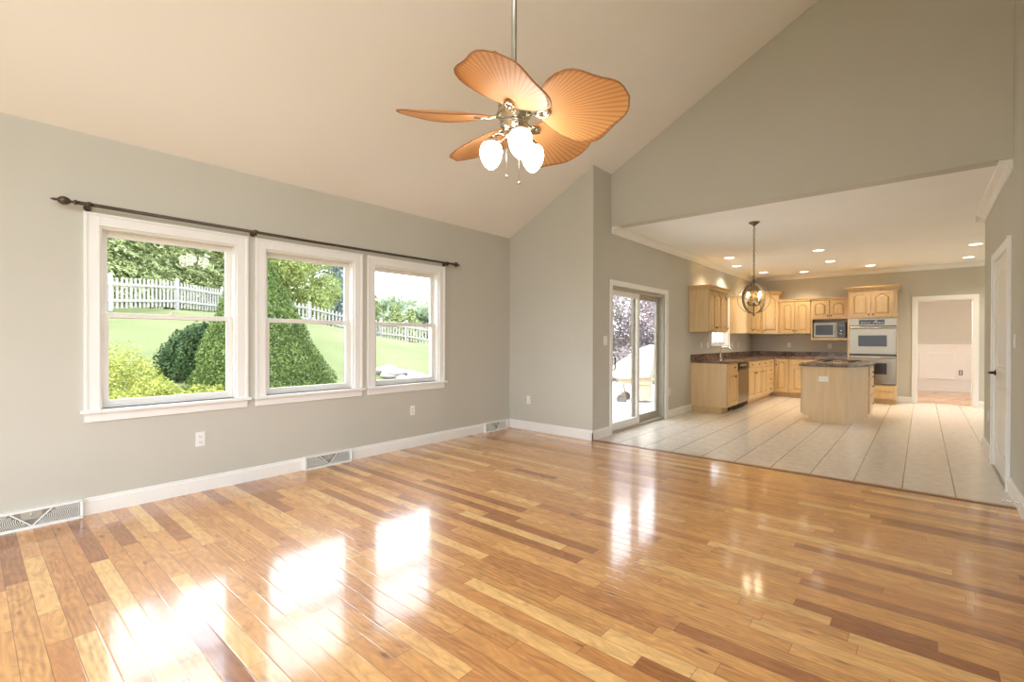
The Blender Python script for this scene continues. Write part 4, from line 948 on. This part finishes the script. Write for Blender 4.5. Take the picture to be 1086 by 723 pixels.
mb = MB(); mb.box(A0, A1, YF-.022, YF-.0005, 1.512, 1.652); cp = part(mb, 'control_panel', M['steel'], ov, .003)
mb = MB(); mb.box(-.945, -.545, YF-.025, YF-.022, 1.535, 1.632); dsp = part(mb, 'display', M['black'], cp)
mb = MB(); [mb.box(-.915+k*.04, -.89+k*.04, YF-.026, YF-.025, 1.565, 1.578) for k in range(9) if k not in (4,)]; mb.box(-.70, -.66, YF-.026, YF-.025, 1.59, 1.612); part(mb, 'buttons', simple('button_print', (.5, .5, .48), .4, noise=.02), dsp)
for z0, z1, w0, w1, wa, wb in ((.962, 1.500, 1.11, 1.325, -.955, -.51), (.385, .925, .575, .79, -.955, -.51)):
    mb = MB(); mb.box(A0, A1, YF-.032, YF-.0005, z0, z1); od = part(mb, 'oven_door', M['steel'], ov, .005)
    mb = MB(); mb.box(wa, wb, YF-.035, YF-.032, w0, w1); part(mb, 'door_window', M['black'], od, .001)
    mb = MB(); zh = z1-.035; mb.tube([(A0+.03, YF-.032, zh), (A0+.035, YF-.065, zh), (A0+.06, YF-.072, zh), (A1-.06, YF-.072, zh), (A1-.035, YF-.065, zh), (A1-.03, YF-.032, zh)], .012, 10); part(mb, 'handle', M['steel'], od)
mb = MB(); mb.box(A0, A1, YF-.015, YF-.0005, .926, .961); part(mb, 'vent_gap', M['black'], ov)

# ---- island
isl = thing('kitchen_island', (-1.05, 8.9, 0), 'pale maple kitchen island with a chamfered corner and white outlet on its end', 'kitchen island')
foot = [(-1.385, 8.381), (-.834, 8.381), (-.612, 8.885), (-.612, 9.70), (-1.385, 9.70)]
mb = MB(); mb.prism(foot, lambda p, q, t_: (p, q, t_), KICK, CB); mb.prism([(-1.30, 8.382), (-.834, 8.382), (-.612, 8.886), (-.612, 9.695), (-1.30, 9.695)], lambda p, q, t_: (p, q, t_), 0, KICK)
part(mb, 'carcass', M['maple_panel'], isl)
rf = lambda a, z, q: (-.612+q, a, z)
for z0, z1 in ((.65, .81), (.38, .63), (.12, .36)): door_on(isl, rf, 8.93, 9.68, z0, z1, drawer=True, knob=(9.3, (z0+z1)/2))
lf = lambda a, z, q: (-1.385-q, a, z)
for a0, a1 in ((8.40, 9.03), (9.05, 9.68)):
    door_on(isl, lf, a0, a1, DZ0, DZ1, knob=(a1-.05, .60)); door_on(isl, lf, a0, a1, RZ0, RZ1, knob=((a0+a1)/2, .76), drawer=True)
it = tag(MB().prism([(-1.425, 8.345), (-.812, 8.345), (-.575, 8.875), (-.575, 9.74), (-1.425, 9.74)], lambda p, q, t_: (p, q, t_), CB, CT).build('granite_island_top', M['granite'], bevel=.004), 'brown granite slab topping the kitchen island', 'countertop')
ck = thing('gas_cooktop', (-1.0, 9.25, CT), 'low black and steel gas cooktop set on the island', 'cooktop')
mb = MB(); mb.box(-1.33, -.70, 8.95, 9.60, CT, CT+.008); part(mb, 'cooktop_plate', M['steel'], ck, .003)
for cx in (-1.19, -.85):
    for cy in (9.11, 9.44):
        mb = MB(); mb.lathe([(.05, CT+.008), (.05, CT+.016), (.03, CT+.02), (.03, CT+.024)], (cx, cy, 0), seg=16); b_ = part(mb, 'burner', M['black_matte'], ck)
        mb = MB()
        for a in range(4):
            c, s = math.cos(a*PI/2), math.sin(a*PI/2); mb.tube([(cx+.11*c, cy+.11*s, CT+.008), (cx+.11*c, cy+.11*s, CT+.034), (cx+.02*c, cy+.02*s, CT+.034)], .005, 6)
        part(mb, 'grate', M['black_matte'], b_)
plate('outlet', lambda a, t_, q: (-1.11+a, 8.381-t_, .65+q), 'white horizontal outlet plate on the end panel of the kitchen island', w=.075, h=.12, horiz=True)

# ============================================================ CHANDELIER
CX, CY_, = -1.573, 6.374
ch = thing('orb_chandelier', (CX, CY_, HC), 'bronze orb chandelier with four lit candle bulbs hanging on a chain before the kitchen', 'chandelier')
mb = MB(); mb.lathe([(.065, 0), (.062, -.008), (.03, -.03), (.012, -.045), (.006, -.055)], (CX, CY_, HC), seg=24); part(mb, 'canopy', M['iron'], ch)
mb = MB(); z = HC-.055; zt2 = 1.955; kk = 0
while z > zt2:
    pts = []
    for i in range(10):
        a = 2*PI*i/10; u, v = .011*math.cos(a), .02*math.sin(a)
        pts.append((CX+u, CY_, z-.017+v) if kk % 2 else (CX, CY_+u, z-.017+v))
    mb.tube(pts, .003, 6, closed=True); z -= .031; kk += 1
part(mb, 'chain', M['iron'], ch)
OZ, OR = 1.735, .185
for a, nm in ((14, 'orb_ring'), (64, 'orb_ring'), (None, 'orb_ring')):
    mb = MB(); vs, fs = [], []; N = 48
    for i in range(N):
        t_ = 2*PI*i/N
        for r_, wdt in ((OR, -.016), (OR, .016), (OR-.007, .016), (OR-.007, -.016)):
            if a is not None:
                aa = math.radians(a); d = Vector((math.cos(aa), math.sin(aa), 0)); n_ = Vector((-d.y, d.x, 0)); p = d*r_*math.cos(t_)+Vector((0, 0, r_*math.sin(t_)))+n_*wdt
            else:
                continue
            vs.append((CX+p.x, CY_+p.y, OZ+p.z))
    if a is None: continue
    for i in range(N):
        for j in range(4): fs.append((i*4+j, ((i+1) % N)*4+j, ((i+1) % N)*4+(j+1) % 4, i*4+(j+1) % 4))
    mb.add(vs, fs, False); part(mb, nm, M['iron'], ch)
mb = MB(); mb.tube([(CX, CY_, OZ+OR+.045), (CX, CY_, OZ-OR-.01)], .007, 8); mb.lathe([(.004, .04), (.014, .03), (.014, .01), (.006, 0)], (CX, CY_, OZ+OR), seg=14); mb.lathe([(.012, 0), (.02, -.03), (.02, -.05), (.008, -.07)], (CX, CY_, OZ-.03), seg=14); mb.lathe([(.007, 0), (.014, -.012), (.003, -.035)], (CX, CY_, OZ-OR), seg=14)
part(mb, 'stem', M['iron'], ch)
for k in range(4):
    a = math.radians(62+90*k); c, s = math.cos(a), math.sin(a); P = lambda r_, z_: (CX+r_*c, CY_+r_*s, OZ+z_)
    mb = MB(); mb.tube([P(.01, -.06), P(.04, -.085), P(.075, -.075), P(.09, -.05)], .005, 8); mb.lathe([(.006, -.052), (.018, -.046), (.018, -.042)], P(.09, 0), seg=14); part(mb, 'arm', M['iron'], ch)
    mb = MB(); mb.lathe([(.009, -.042), (.009, .02)], P(.09, 0), seg=12); part(mb, 'candle_sleeve', M['candle'], ch)
    mb = MB(); mb.lathe([(.006, .02), (.013, .032), (.015, .045), (.010, .062), (.001, .08)], P(.09, 0), seg=14); part(mb, 'candle_bulb', M['candle_bulb'], ch, label='lit flame-shaped bulb')

# ============================================================ RECESSED LIGHTS
cans = [(-2.572, 8.811, 'leftmost recessed light, nearest the patio door wall'), (-2.743, 9.862, 'recessed light above the kitchen sink, near the crown moulding'), (-2.573, 11.177, 'recessed light near the left back corner behind the chandelier chain'),
        (-1.891, 11.596, 'recessed light above the two-door upper cabinet on the back wall'), (-1.272, 9.01, 'recessed light above the front of the island, largest in the ceiling'), (-1.278, 10.378, 'recessed light directly behind the largest one over the island'),
        (-.765, 11.454, 'recessed light just in front of the oven tower'), (.60, 9.935, 'recessed light beside the right wall edge, upper of the pair at right'), (.60, 11.40, 'recessed light in front of the dining doorway, lower of the pair at right')]
for x_, y_, lb in cans:
    t = thing('recessed_light', (x_, y_, HC), lb, 'ceiling light', 'recessed lights in the kitchen ceiling')
    mb = MB(); mb.lathe([(.098, -.001), (.098, -.006), (.078, -.008), (.074, -.002)], (x_, y_, HC), seg=28, caps=False); part(mb, 'trim_ring', M['trim'], t)
    mb = MB(); mb.lathe([(.076, -.002), (.074, -.006), (.04, -.012), (.001, -.013)], (x_, y_, HC), seg=24); part(mb, 'lens', M['can_lens'], t)
    l = bpy.data.lights.new('bulb', 'SPOT'); l.energy = KITCHEN_SPOT; l.color = (1, .84, .64); l.spot_size = math.radians(130); l.spot_blend = .8; l.shadow_soft_size = .09
    lo = bpy.data.objects.new('bulb', l); COL.objects.link(lo); lo.parent = t; lo.location = (0, 0, -.03)

# ============================================================ OUTDOORS
ZT = [(-8, 2.3), (3, 2.32), (7, 2.22), (9, 2.05), (11, 1.8), (13, 1.42), (14.8, 1.15), (16, .93), (22, .6), (40, .6)]
def ground(x_, y_):
    d = max(0, -x_-4.6)
    z20 = ZT[0][1]
    for (a, za), (b, zb) in zip(ZT, ZT[1:]):
        if a <= y_ <= b: z20 = za+(zb-za)*(y_-a)/(b-a)
    if y_ > 40: z20 = .6
    s0 = min(1, max(0, (y_-3.5)/2.5))*3.5; t_ = (d-s0)/(15.5-s0)
    if t_ <= 0: return -.3
    return -.3+(z20+.3)*t_ if t_ < 1 else z20+(t_-1)*.5
gx = [-75, -60, -48, -40, -34, -30, -27, -24, -22]+[-20+.75*i for i in range(21)]+[-4.4, -3, 0, 4, 10, 30, 60]
gy = [-60, -40, -25, -15, -8]+[-6+.75*i for i in range(37)]+[24, 28, 34, 42, 55, 80]
vs = [(a, b, ground(a, b)) for a in gx for b in gy]; ny = len(gy)
fs = [(i*ny+j, (i+1)*ny+j, (i+1)*ny+j+1, i*ny+j+1) for i in range(len(gx)-1) for j in range(ny-1)]
mb = MB(); mb.add(vs, fs, True); lawn = mb.build('lawn', M['lawn'], origin=(0, 0, 0)); struct(lawn)
mb = MB(); mb.box(-9.2, XP-.16, Y1+.16, 13.2, -.40, -.07); struct(mb.build('patio_floor', M['concrete']))

# picket fence
FP = [(-17, -3.5), (-17.6, 0), (-18.6, 2.9), (-20.6, 5.1), (-22.6, 7.2), (-22.8, 9.2), (-22.6, 11), (-22.4, 13), (-22.2, 14.8), (-20.6, 15.3), (-18.9, 15.7), (-16.5, 16.8), (-14.3, 18)]
fe = thing('picket_fence', (-21, 8, ground(-21, 8)), 'weathered white picket fence running across the rising lawn', 'fence')
for i, (a, b) in enumerate(zip(FP, FP[1:])):
    A, B = Vector((*a, 0)), Vector((*b, 0)); d = B-A; L = d.length; d.normalize(); n_ = Vector((-d.y, d.x, 0)); mb = MB()
    np_ = int(L/.175)
    def slab(p, w, th, z0, z1, top=True):
        q = [(-w/2, z0), (w/2, z0), (w/2, z1-.05 if top else z1), (0, z1), (-w/2, z1-.05 if top else z1)]
        mb.prism(q, lambda u, z_, t_: (p.x+d.x*u+n_.x*t_, p.y+d.y*u+n_.y*t_, z_), 0, th)
    for k in range(np_):
        p = A+d*((k+.5)*L/np_); z0 = ground(p.x, p.y); slab(p, .085, .02, z0+.06, z0+1.02)
    za, zb = ground(*a), ground(*b)
    for hh in (.28, .78):
        mb.prism([(0, za+hh), (L, zb+hh), (L, zb+hh+.08), (0, za+hh+.08)], lambda u, z_, t_: (A.x+d.x*u+n_.x*t_, A.y+d.y*u+n_.y*t_, z_), -.04, 0)
    part(mb, 'picket_panel', M['fence'], fe)
for a in FP:
    z0 = ground(*a); mb = MB(); mb.box(a[0]-.055, a[0]+.055, a[1]-.055, a[1]+.055, z0-.1, z0+1.10); mb.add([(a[0]-.07, a[1]-.07, z0+1.10), (a[0]+.07, a[1]-.07, z0+1.10), (a[0]+.07, a[1]+.07, z0+1.10), (a[0]-.07, a[1]+.07, z0+1.10), (a[0], a[1], z0+1.17)], [(0, 1, 2, 3), (0, 1, 4), (1, 2, 4), (2, 3, 4), (3, 0, 4)])
    part(mb, 'fence_post', M['fence'], fe)

# plants
RN = np.random.default_rng(7)
def leaves(P, N, size, aspect=.5, jitter=.7):
    n_ = len(P); N = N+RN.normal(0, jitter, (n_, 3)); N /= np.linalg.norm(N, axis=1)[:, None]+1e-9
    T = np.cross(N, RN.normal(0, 1, (n_, 3))); T /= np.linalg.norm(T, axis=1)[:, None]+1e-9; B = np.cross(N, T)
    s = size*RN.uniform(.6, 1.3, (n_, 1)); T = T*s; B = B*s*aspect
    V = np.stack([P-T*.5, P+B*.5-T*.05, P+T*.5, P-B*.5-T*.05], 1).reshape(-1, 3)
    return V
def leaf_object(name, V, mat, parent, origin):
    k = len(V)//4; me = bpy.data.meshes.new(name); me.vertices.add(len(V)); me.vertices.foreach_set('co', (V-np.array(origin)).astype('f').ravel())
    me.loops.add(len(V)); me.loops.foreach_set('vertex_index', np.arange(len(V), dtype='i'))
    me.polygons.add(k); me.polygons.foreach_set('loop_start', np.arange(0, len(V), 4, dtype='i')); me.update(calc_edges=True)
    me.materials.append(mat); o = bpy.data.objects.new(name, me); COL.objects.link(o); o.parent = parent
    return o
def sph(n_):
    d = RN.normal(0, 1, (n_, 3)); return d/np.linalg.norm(d, axis=1)[:, None]
def lump(D, k=5, seed=0):
    r = np.random.default_rng(seed); s = np.zeros(len(D))
    for i in range(9):
        a = r.normal(0, 1, 3); a /= np.linalg.norm(a); s += np.sin(D@a*k*(1+i*.35)+r.uniform(0, 6))*(.5/(1+i*.25))
    return s/2
def trunk(t, loc, h, r, lean=0):
    mb = MB(); mb.tube([(loc[0], loc[1], loc[2]-.1), (loc[0]+lean*.3, loc[1], loc[2]+h*.4), (loc[0]+lean, loc[1], loc[2]+h)], [r, r*.75, r*.25], 8); part(mb, 'trunk', M['bark'], t)
def shrub(name, loc, rad, n_, size, mat, label, cat, group=None, seed=0, amp=.14, aspect=.5):
    t = thing(name, loc, label, cat, group); D = sph(n_); D[:, 2] = np.abs(D[:, 2])*1.0-.25*(RN.random(n_) < .3); rr_ = (1+amp*lump(D, 5, seed))*RN.uniform(.80, 1.02, n_)
    P = D*rr_[:, None]*np.array(rad)+np.array(loc); P[:, 2] = np.maximum(P[:, 2], loc[2]-.05); leaf_object('foliage', leaves(P, D, size, aspect), mat, t, loc)
    trunk(t, loc, rad[2]*.6, .04); return t
def cone_tree(name, loc, r, h, n_, size, mat, label, cat, seed=0, amp=.10, power=.85, group=None, aspect=.4, lean=(0, 0)):
    t = thing(name, loc, label, cat, group); u = 1-np.sqrt(RN.random(n_)); u = np.clip(u*1.02, 0, 1); a = RN.random(n_)*2*PI
    D = np.stack([np.cos(a), np.sin(a), np.full(n_, .35)], 1)
    L = lump(np.stack([np.cos(a), np.sin(a), u*3.2], 1)*1.2, 4, seed)
    rad = r*(1-u)**power*(1+amp*L*1.6)*RN.uniform(.80, 1.03, n_)+.02
    P = np.stack([np.cos(a)*rad+u*lean[0], np.sin(a)*rad+u*lean[1], u*h], 1)+np.array(loc); leaf_object('foliage', leaves(P, D, size, aspect), mat, t, loc)
    trunk(t, loc, h*.8, r*.06, lean[0]*.8); return t
def tier_tree(name, loc, r, h, tiers, per, nl, size, mat, label, cat, group=None, power=.8, droop=.25, lo_=.05):
    """conifer with whorls of drooping sprays"""
    t = thing(name, loc, label, cat, group); Ps, Ns = [], []
    for i in range(tiers):
        u = lo_+(1-lo_)*i/tiers; rad = r*(1-u)**power+.05; m_ = max(4, int(per*(1-u*.6)))
        for k in range(m_):
            a = 2*PI*(k+RN.random()*.8)/m_; q = RN.random(nl)**.6; L = rad*RN.uniform(.8, 1.1); zz = (u+RN.normal(0, .012))*h
            x_ = q*L; side = RN.normal(0, 1, nl)*(.10+.16*(1-q))*L*.8; z_ = zz-droop*L*q**1.6+.12*L*np.sin(q*PI)-np.abs(side)*.35
            Ps.append(np.stack([x_*math.cos(a)-side*math.sin(a), x_*math.sin(a)+side*math.cos(a), z_], 1)); Ns.append(np.tile([math.cos(a)*.5, math.sin(a)*.5, .8], (nl, 1)))
    P = np.concatenate(Ps)+np.array(loc)+RN.normal(0, .02, (len(Ps)*nl, 3)); leaf_object('foliage', leaves(P, np.concatenate(Ns), size, .35, .5), mat, t, loc)
    trunk(t, loc, h*.95, r*.06); return t
def broad_tree(name, loc, h, R_, nclump, nl, size, mat, label, cat, group=None, low=.25, seed=1):
    t = thing(name, loc, label, cat, group); r = np.random.default_rng(seed); Ps, Ns = [], []
    for k in range(nclump):
        d = r.normal(0, 1, 3); d /= np.linalg.norm(d); c = d*R_*r.uniform(.45, .85); c[2] = c[2]*(1-low)*h/R_/2+h*(low+(1-low)/2)
        cr_ = R_*r.uniform(.28, .45); D = sph(nl); Ps.append(D*cr_*RN.uniform(.6, 1.03, (nl, 1))*np.array([1, 1, .75])+c); Ns.append(D)
    P = np.concatenate(Ps)+np.array(loc); leaf_object('foliage', leaves(P, np.concatenate(Ns), size, .6), mat, t, loc); trunk(t, loc, h*.7, R_*.08); return t
def gl(x_, y_, dz=0): return (x_, y_, ground(x_, y_)+dz)
cone_tree('conical_arborvitae', gl(-7.8, 3.13, -.1), 1.17, 3.05, 52000, .048, M['f_arbor'], 'tall dense green cone-shaped evergreen close outside the middle window', 'tree', seed=3, power=1.15, amp=.06, lean=(-.22, -.19))
shrub('rounded_evergreen', gl(-9.7, 2.72), (.58, .58, 1.0), 16000, .06, M['f_dark'], 'dark green rounded evergreen shrub outside the left window', 'shrub', seed=4, amp=.3)
lim = [((-7.9, 1.20), (.60, .62, .85), 'yellow-green shrub outside the left window, tallest of the lime shrubs at its left edge'), ((-7.1, 1.55), (.55, .5, .62), 'yellow-green shrub low outside the left window, in front of the tallest lime shrub'), ((-7.3, 2.15), (.45, .42, .45), 'low yellow-green shrub outside the left window in front of the dark evergreen')]
for i, ((a, b), rad, lb) in enumerate(lim): shrub('lime_shrub', gl(a, b, -.03), rad, 12000, .04, M['f_lime'], lb, 'shrub', 'lime shrubs outside the left window', seed=20+i, amp=.22)
hems = [(-23.5, -1.5, 3.4, 9.5), (-23.0, 2.6, 3.6, 10), (-25.0, 5.8, 3.4, 9)]
hl = ['large drooping hemlock behind the fence at the far left of the left window', 'large drooping hemlock behind the fence filling the middle of the left window', 'drooping hemlock behind the fence at the right side of the left window']
for i, (a, b, r_, h_) in enumerate(hems): tier_tree('hemlock_tree', gl(a, b, -.6), r_, h_, 34, 22, 85, .19, M['f_hem'], hl[i], 'tree', 'hemlocks behind the fence')
for i, (a, b) in enumerate(((-31, -3), (-31.5, 2), (-32.5, 6.5), (-34, 10.5))): broad_tree('woodland_tree', gl(a, b, -.5), 11.5, 4.2, 26, 420, .42, M['f_light'], 'pale green woodland tree standing behind the hemlocks', 'tree', 'woodland behind the hemlocks', low=.0, seed=70+i)
broad_tree('light_green_tree', gl(-27.7, 12.1, -1.0), 9.4, 3.4, 60, 700, .17, M['f_light'], 'light green leafy tree behind the fence in the middle window', 'tree', low=.0, seed=5)
tier_tree('blue_spruce', gl(-29.5, 16.2, -.2), 2.9, 8.6, 24, 18, 40, .30, M['f_blue'], 'blue-grey spruce behind the fence at the right of the middle window', 'tree', 'x', droop=.1)
bpy.data.objects['blue_spruce'].pop('group', None)
k = 0
far_names = ['far treeline tree %s' % s for s in ()]
# far tree line seen in the right window
rngf = random.Random(3)
for i in range(15):
    u = 372+i*7.4; a_ = (u-543)/FPX; d = cF+cR*a_; w_ = 46+rngf.uniform(-4, 6); x_, y_ = d.x*w_, d.y*w_
    broad_tree('treeline_tree', (x_, y_, ground(x_, y_)-1.2), rngf.uniform(4.9, 5.7), 3.0, 12, 260, .45, M['f_far'], 'hazy pale green tree in the distant tree line beyond the fence', 'tree', 'distant tree line', low=.0, seed=50+i)
for i, (u, w_, h_) in enumerate(((397, 34, 4.6), (420, 36, 3.9), (436, 37, 3.7))):
    d = cF+cR*((u-543)/FPX); x_, y_ = d.x*w_, d.y*w_
    tier_tree('small_spruce', (x_, y_, ground(x_, y_)-.3), 1.5, h_*.82, 16, 12, 40, .2, M['f_hem'], ['tallest small dark spruce at the left edge of the right window', 'small dark spruce, middle of three beyond the fence in the right window', 'small dark spruce, rightmost of three beyond the fence in the right window'][i], 'tree', 'small spruces beyond the fence')
# stones at the foot of the lawn
for i in range(9):
    u = 408+i*5.2; w_ = 12.6+rngf.uniform(-.4, .4); d = cF+cR*((u-543)/FPX); x_, y_ = d.x*w_, d.y*w_; s = rngf.uniform(.13, .22)
    me = bmesh.new(); bmesh.ops.create_icosphere(me, subdivisions=3, radius=1)
    for v in me.verts:
        q = v.co.copy(); f_ = 1+.16*math.sin(q.x*3+i)+.12*math.sin(q.y*4+2*i)+.1*math.sin(q.z*5+i*3); v.co = Vector((q.x*s*1.5*f_, q.y*s*1.3*f_, q.z*s*.8*f_))
    m_ = bpy.data.meshes.new('garden_stone'); me.to_mesh(m_); me.free(); m_.materials.append(M['stone']); m_.polygons.foreach_set('use_smooth', [True]*len(m_.polygons))
    o = bpy.data.objects.new('garden_stone', m_); COL.objects.link(o); o.location = (x_, y_, ground(x_, y_)+s*.4); tag(o, 'pale boulder in the row of stones at the foot of the lawn', 'stone', 'pale stones on the lawn')
t = thing('garden_hook', gl(-13.4, 6.3), 'thin grey shepherd hook standing on the lawn beside the cone-shaped evergreen', 'garden hook')
z0 = ground(-13.4, 6.3); mb = MB(); mb.tube([(-13.4, 6.3, z0-.1), (-13.4, 6.3, z0+.62), (-13.42, 6.22, z0+.74), (-13.45, 6.08, z0+.80), (-13.48, 5.96, z0+.76)], .022, 8); part(mb, 'pole', M['rod_metal'], t)
mb = MB(); mb.tube([(-13.4, 6.3, z0+.45), (-13.44, 6.15, z0+.60), (-13.45, 6.08, z0+.79)], .014, 8); part(mb, 'brace', M['rod_metal'], t)
# patio side
broad_tree('plum_tree', (-7.2, 14.4, -.3), 4.6, 2.4, 34, 900, .09, M['f_plum'], 'purple-leaved tree beyond the patio seen through the sliding door', 'tree', low=.02, seed=9)
broad_tree('light_green_tree', (-10.5, 16.0, -.3), 5.6, 2.6, 22, 320, .2, M['f_light'], 'light green tree behind the purple tree seen through the sliding door', 'tree', low=.02, seed=12)
shrub('green_shrub', (-5.9, 13.75, -.3), (.75, .6, 1.35), 3500, .08, M['f_light'], 'green shrub at the patio edge seen through the left door glass', 'shrub', seed=31)
t = thing('covered_grill', (-4.45, 9.0, -.07), 'barbecue grill on a wheeled cart under a pale canvas cover on the patio', 'grill')
gx0, gy0 = -4.45, 9.0
GP = [(-.62, .62), (-.40, .78), (-.18, .93), (.08, 1.10), (.33, 1.20), (.45, 1.17), (.42, .80), (.36, .55), (-.20, .50), (-.55, .55)]
G = lambda p, q, t_: (gx0+p*.90-t_*.30, gy0+p*.30+t_*.90, q-.07)
mb = MB(); mb.prism(GP, G, -.32, .32); part(mb, 'grill_cover', M['canvas'], t, .03)
mb = MB(); mb.prism([(-.30, .40), (.34, .40), (.36, .56), (-.34, .56)], G, -.26, .26); part(mb, 'cart_body', M['grill_body'], t, .01)
mb = MB(); mb.prism([(-.02, .12), (.34, .12), (.34, .42), (-.02, .42)], G, -.24, .24); part(mb, 'cabinet_base', M['grill_body'], t, .01)
for (p, q, s) in ((-.30, .12, 1), (-.30, -.24, 1), (.30, .22, 0), (.30, -.22, 0)):
    mb = MB(); mb.tube([G(p*.9, .45, q), G(p*.75, .10, q)], .02, 8); part(mb, 'leg', M['grill_body'], t)
for q in (-.27, .27):
    c = Vector(G(-.24, .105, q)); ax = Vector((-.30, .90, 0)).normalized(); mb = MB(); pts = []
    e1 = Vector((0, 0, 1)); e2 = ax.cross(e1)
    mb.tube([c+(e1*math.cos(a*PI/8)+e2*math.sin(a*PI/8))*.075 for a in range(16)], .03, 8, closed=True); mb.tube([c-ax*.02, c+ax*.02], .05, 12); part(mb, 'wheel', M['rubber'], t)
def brick_mat():
    m, nt, b, out = new_mat('pale_brick'); tc = nt.nodes.new('ShaderNodeTexCoord'); mp = nt.nodes.new('ShaderNodeMapping'); mp.inputs['Rotation'].default_value = (PI/2, 0, 0)
    br = nt.nodes.new('ShaderNodeTexBrick'); br.inputs['Scale'].default_value = 4.5; br.inputs['Color1'].default_value = (.60, .53, .46, 1); br.inputs['Color2'].default_value = (.70, .64, .57, 1); br.inputs['Mortar'].default_value = (.75, .73, .70, 1)
    nt.links.new(tc.outputs['Object'], mp.inputs[0]); nt.links.new(mp.outputs[0], br.inputs['Vector']); nt.links.new(br.outputs['Color'], b.inputs['Base Color']); b.inputs['Roughness'].default_value = .9; return m
t = thing('brick_pier', (-3.62, 8.75, -.07), 'pale brick pier on the patio close to the house wall', 'pier')
mb = MB(); mb.box(-3.78, -3.46, 8.6, 8.9, -.07, 2.5); part(mb, 'pier_shaft', brick_mat(), t); mb = MB(); mb.box(-3.82, -3.42, 8.56, 8.94, 2.5, 2.58); part(mb, 'pier_cap', M['concrete'], t, .01)
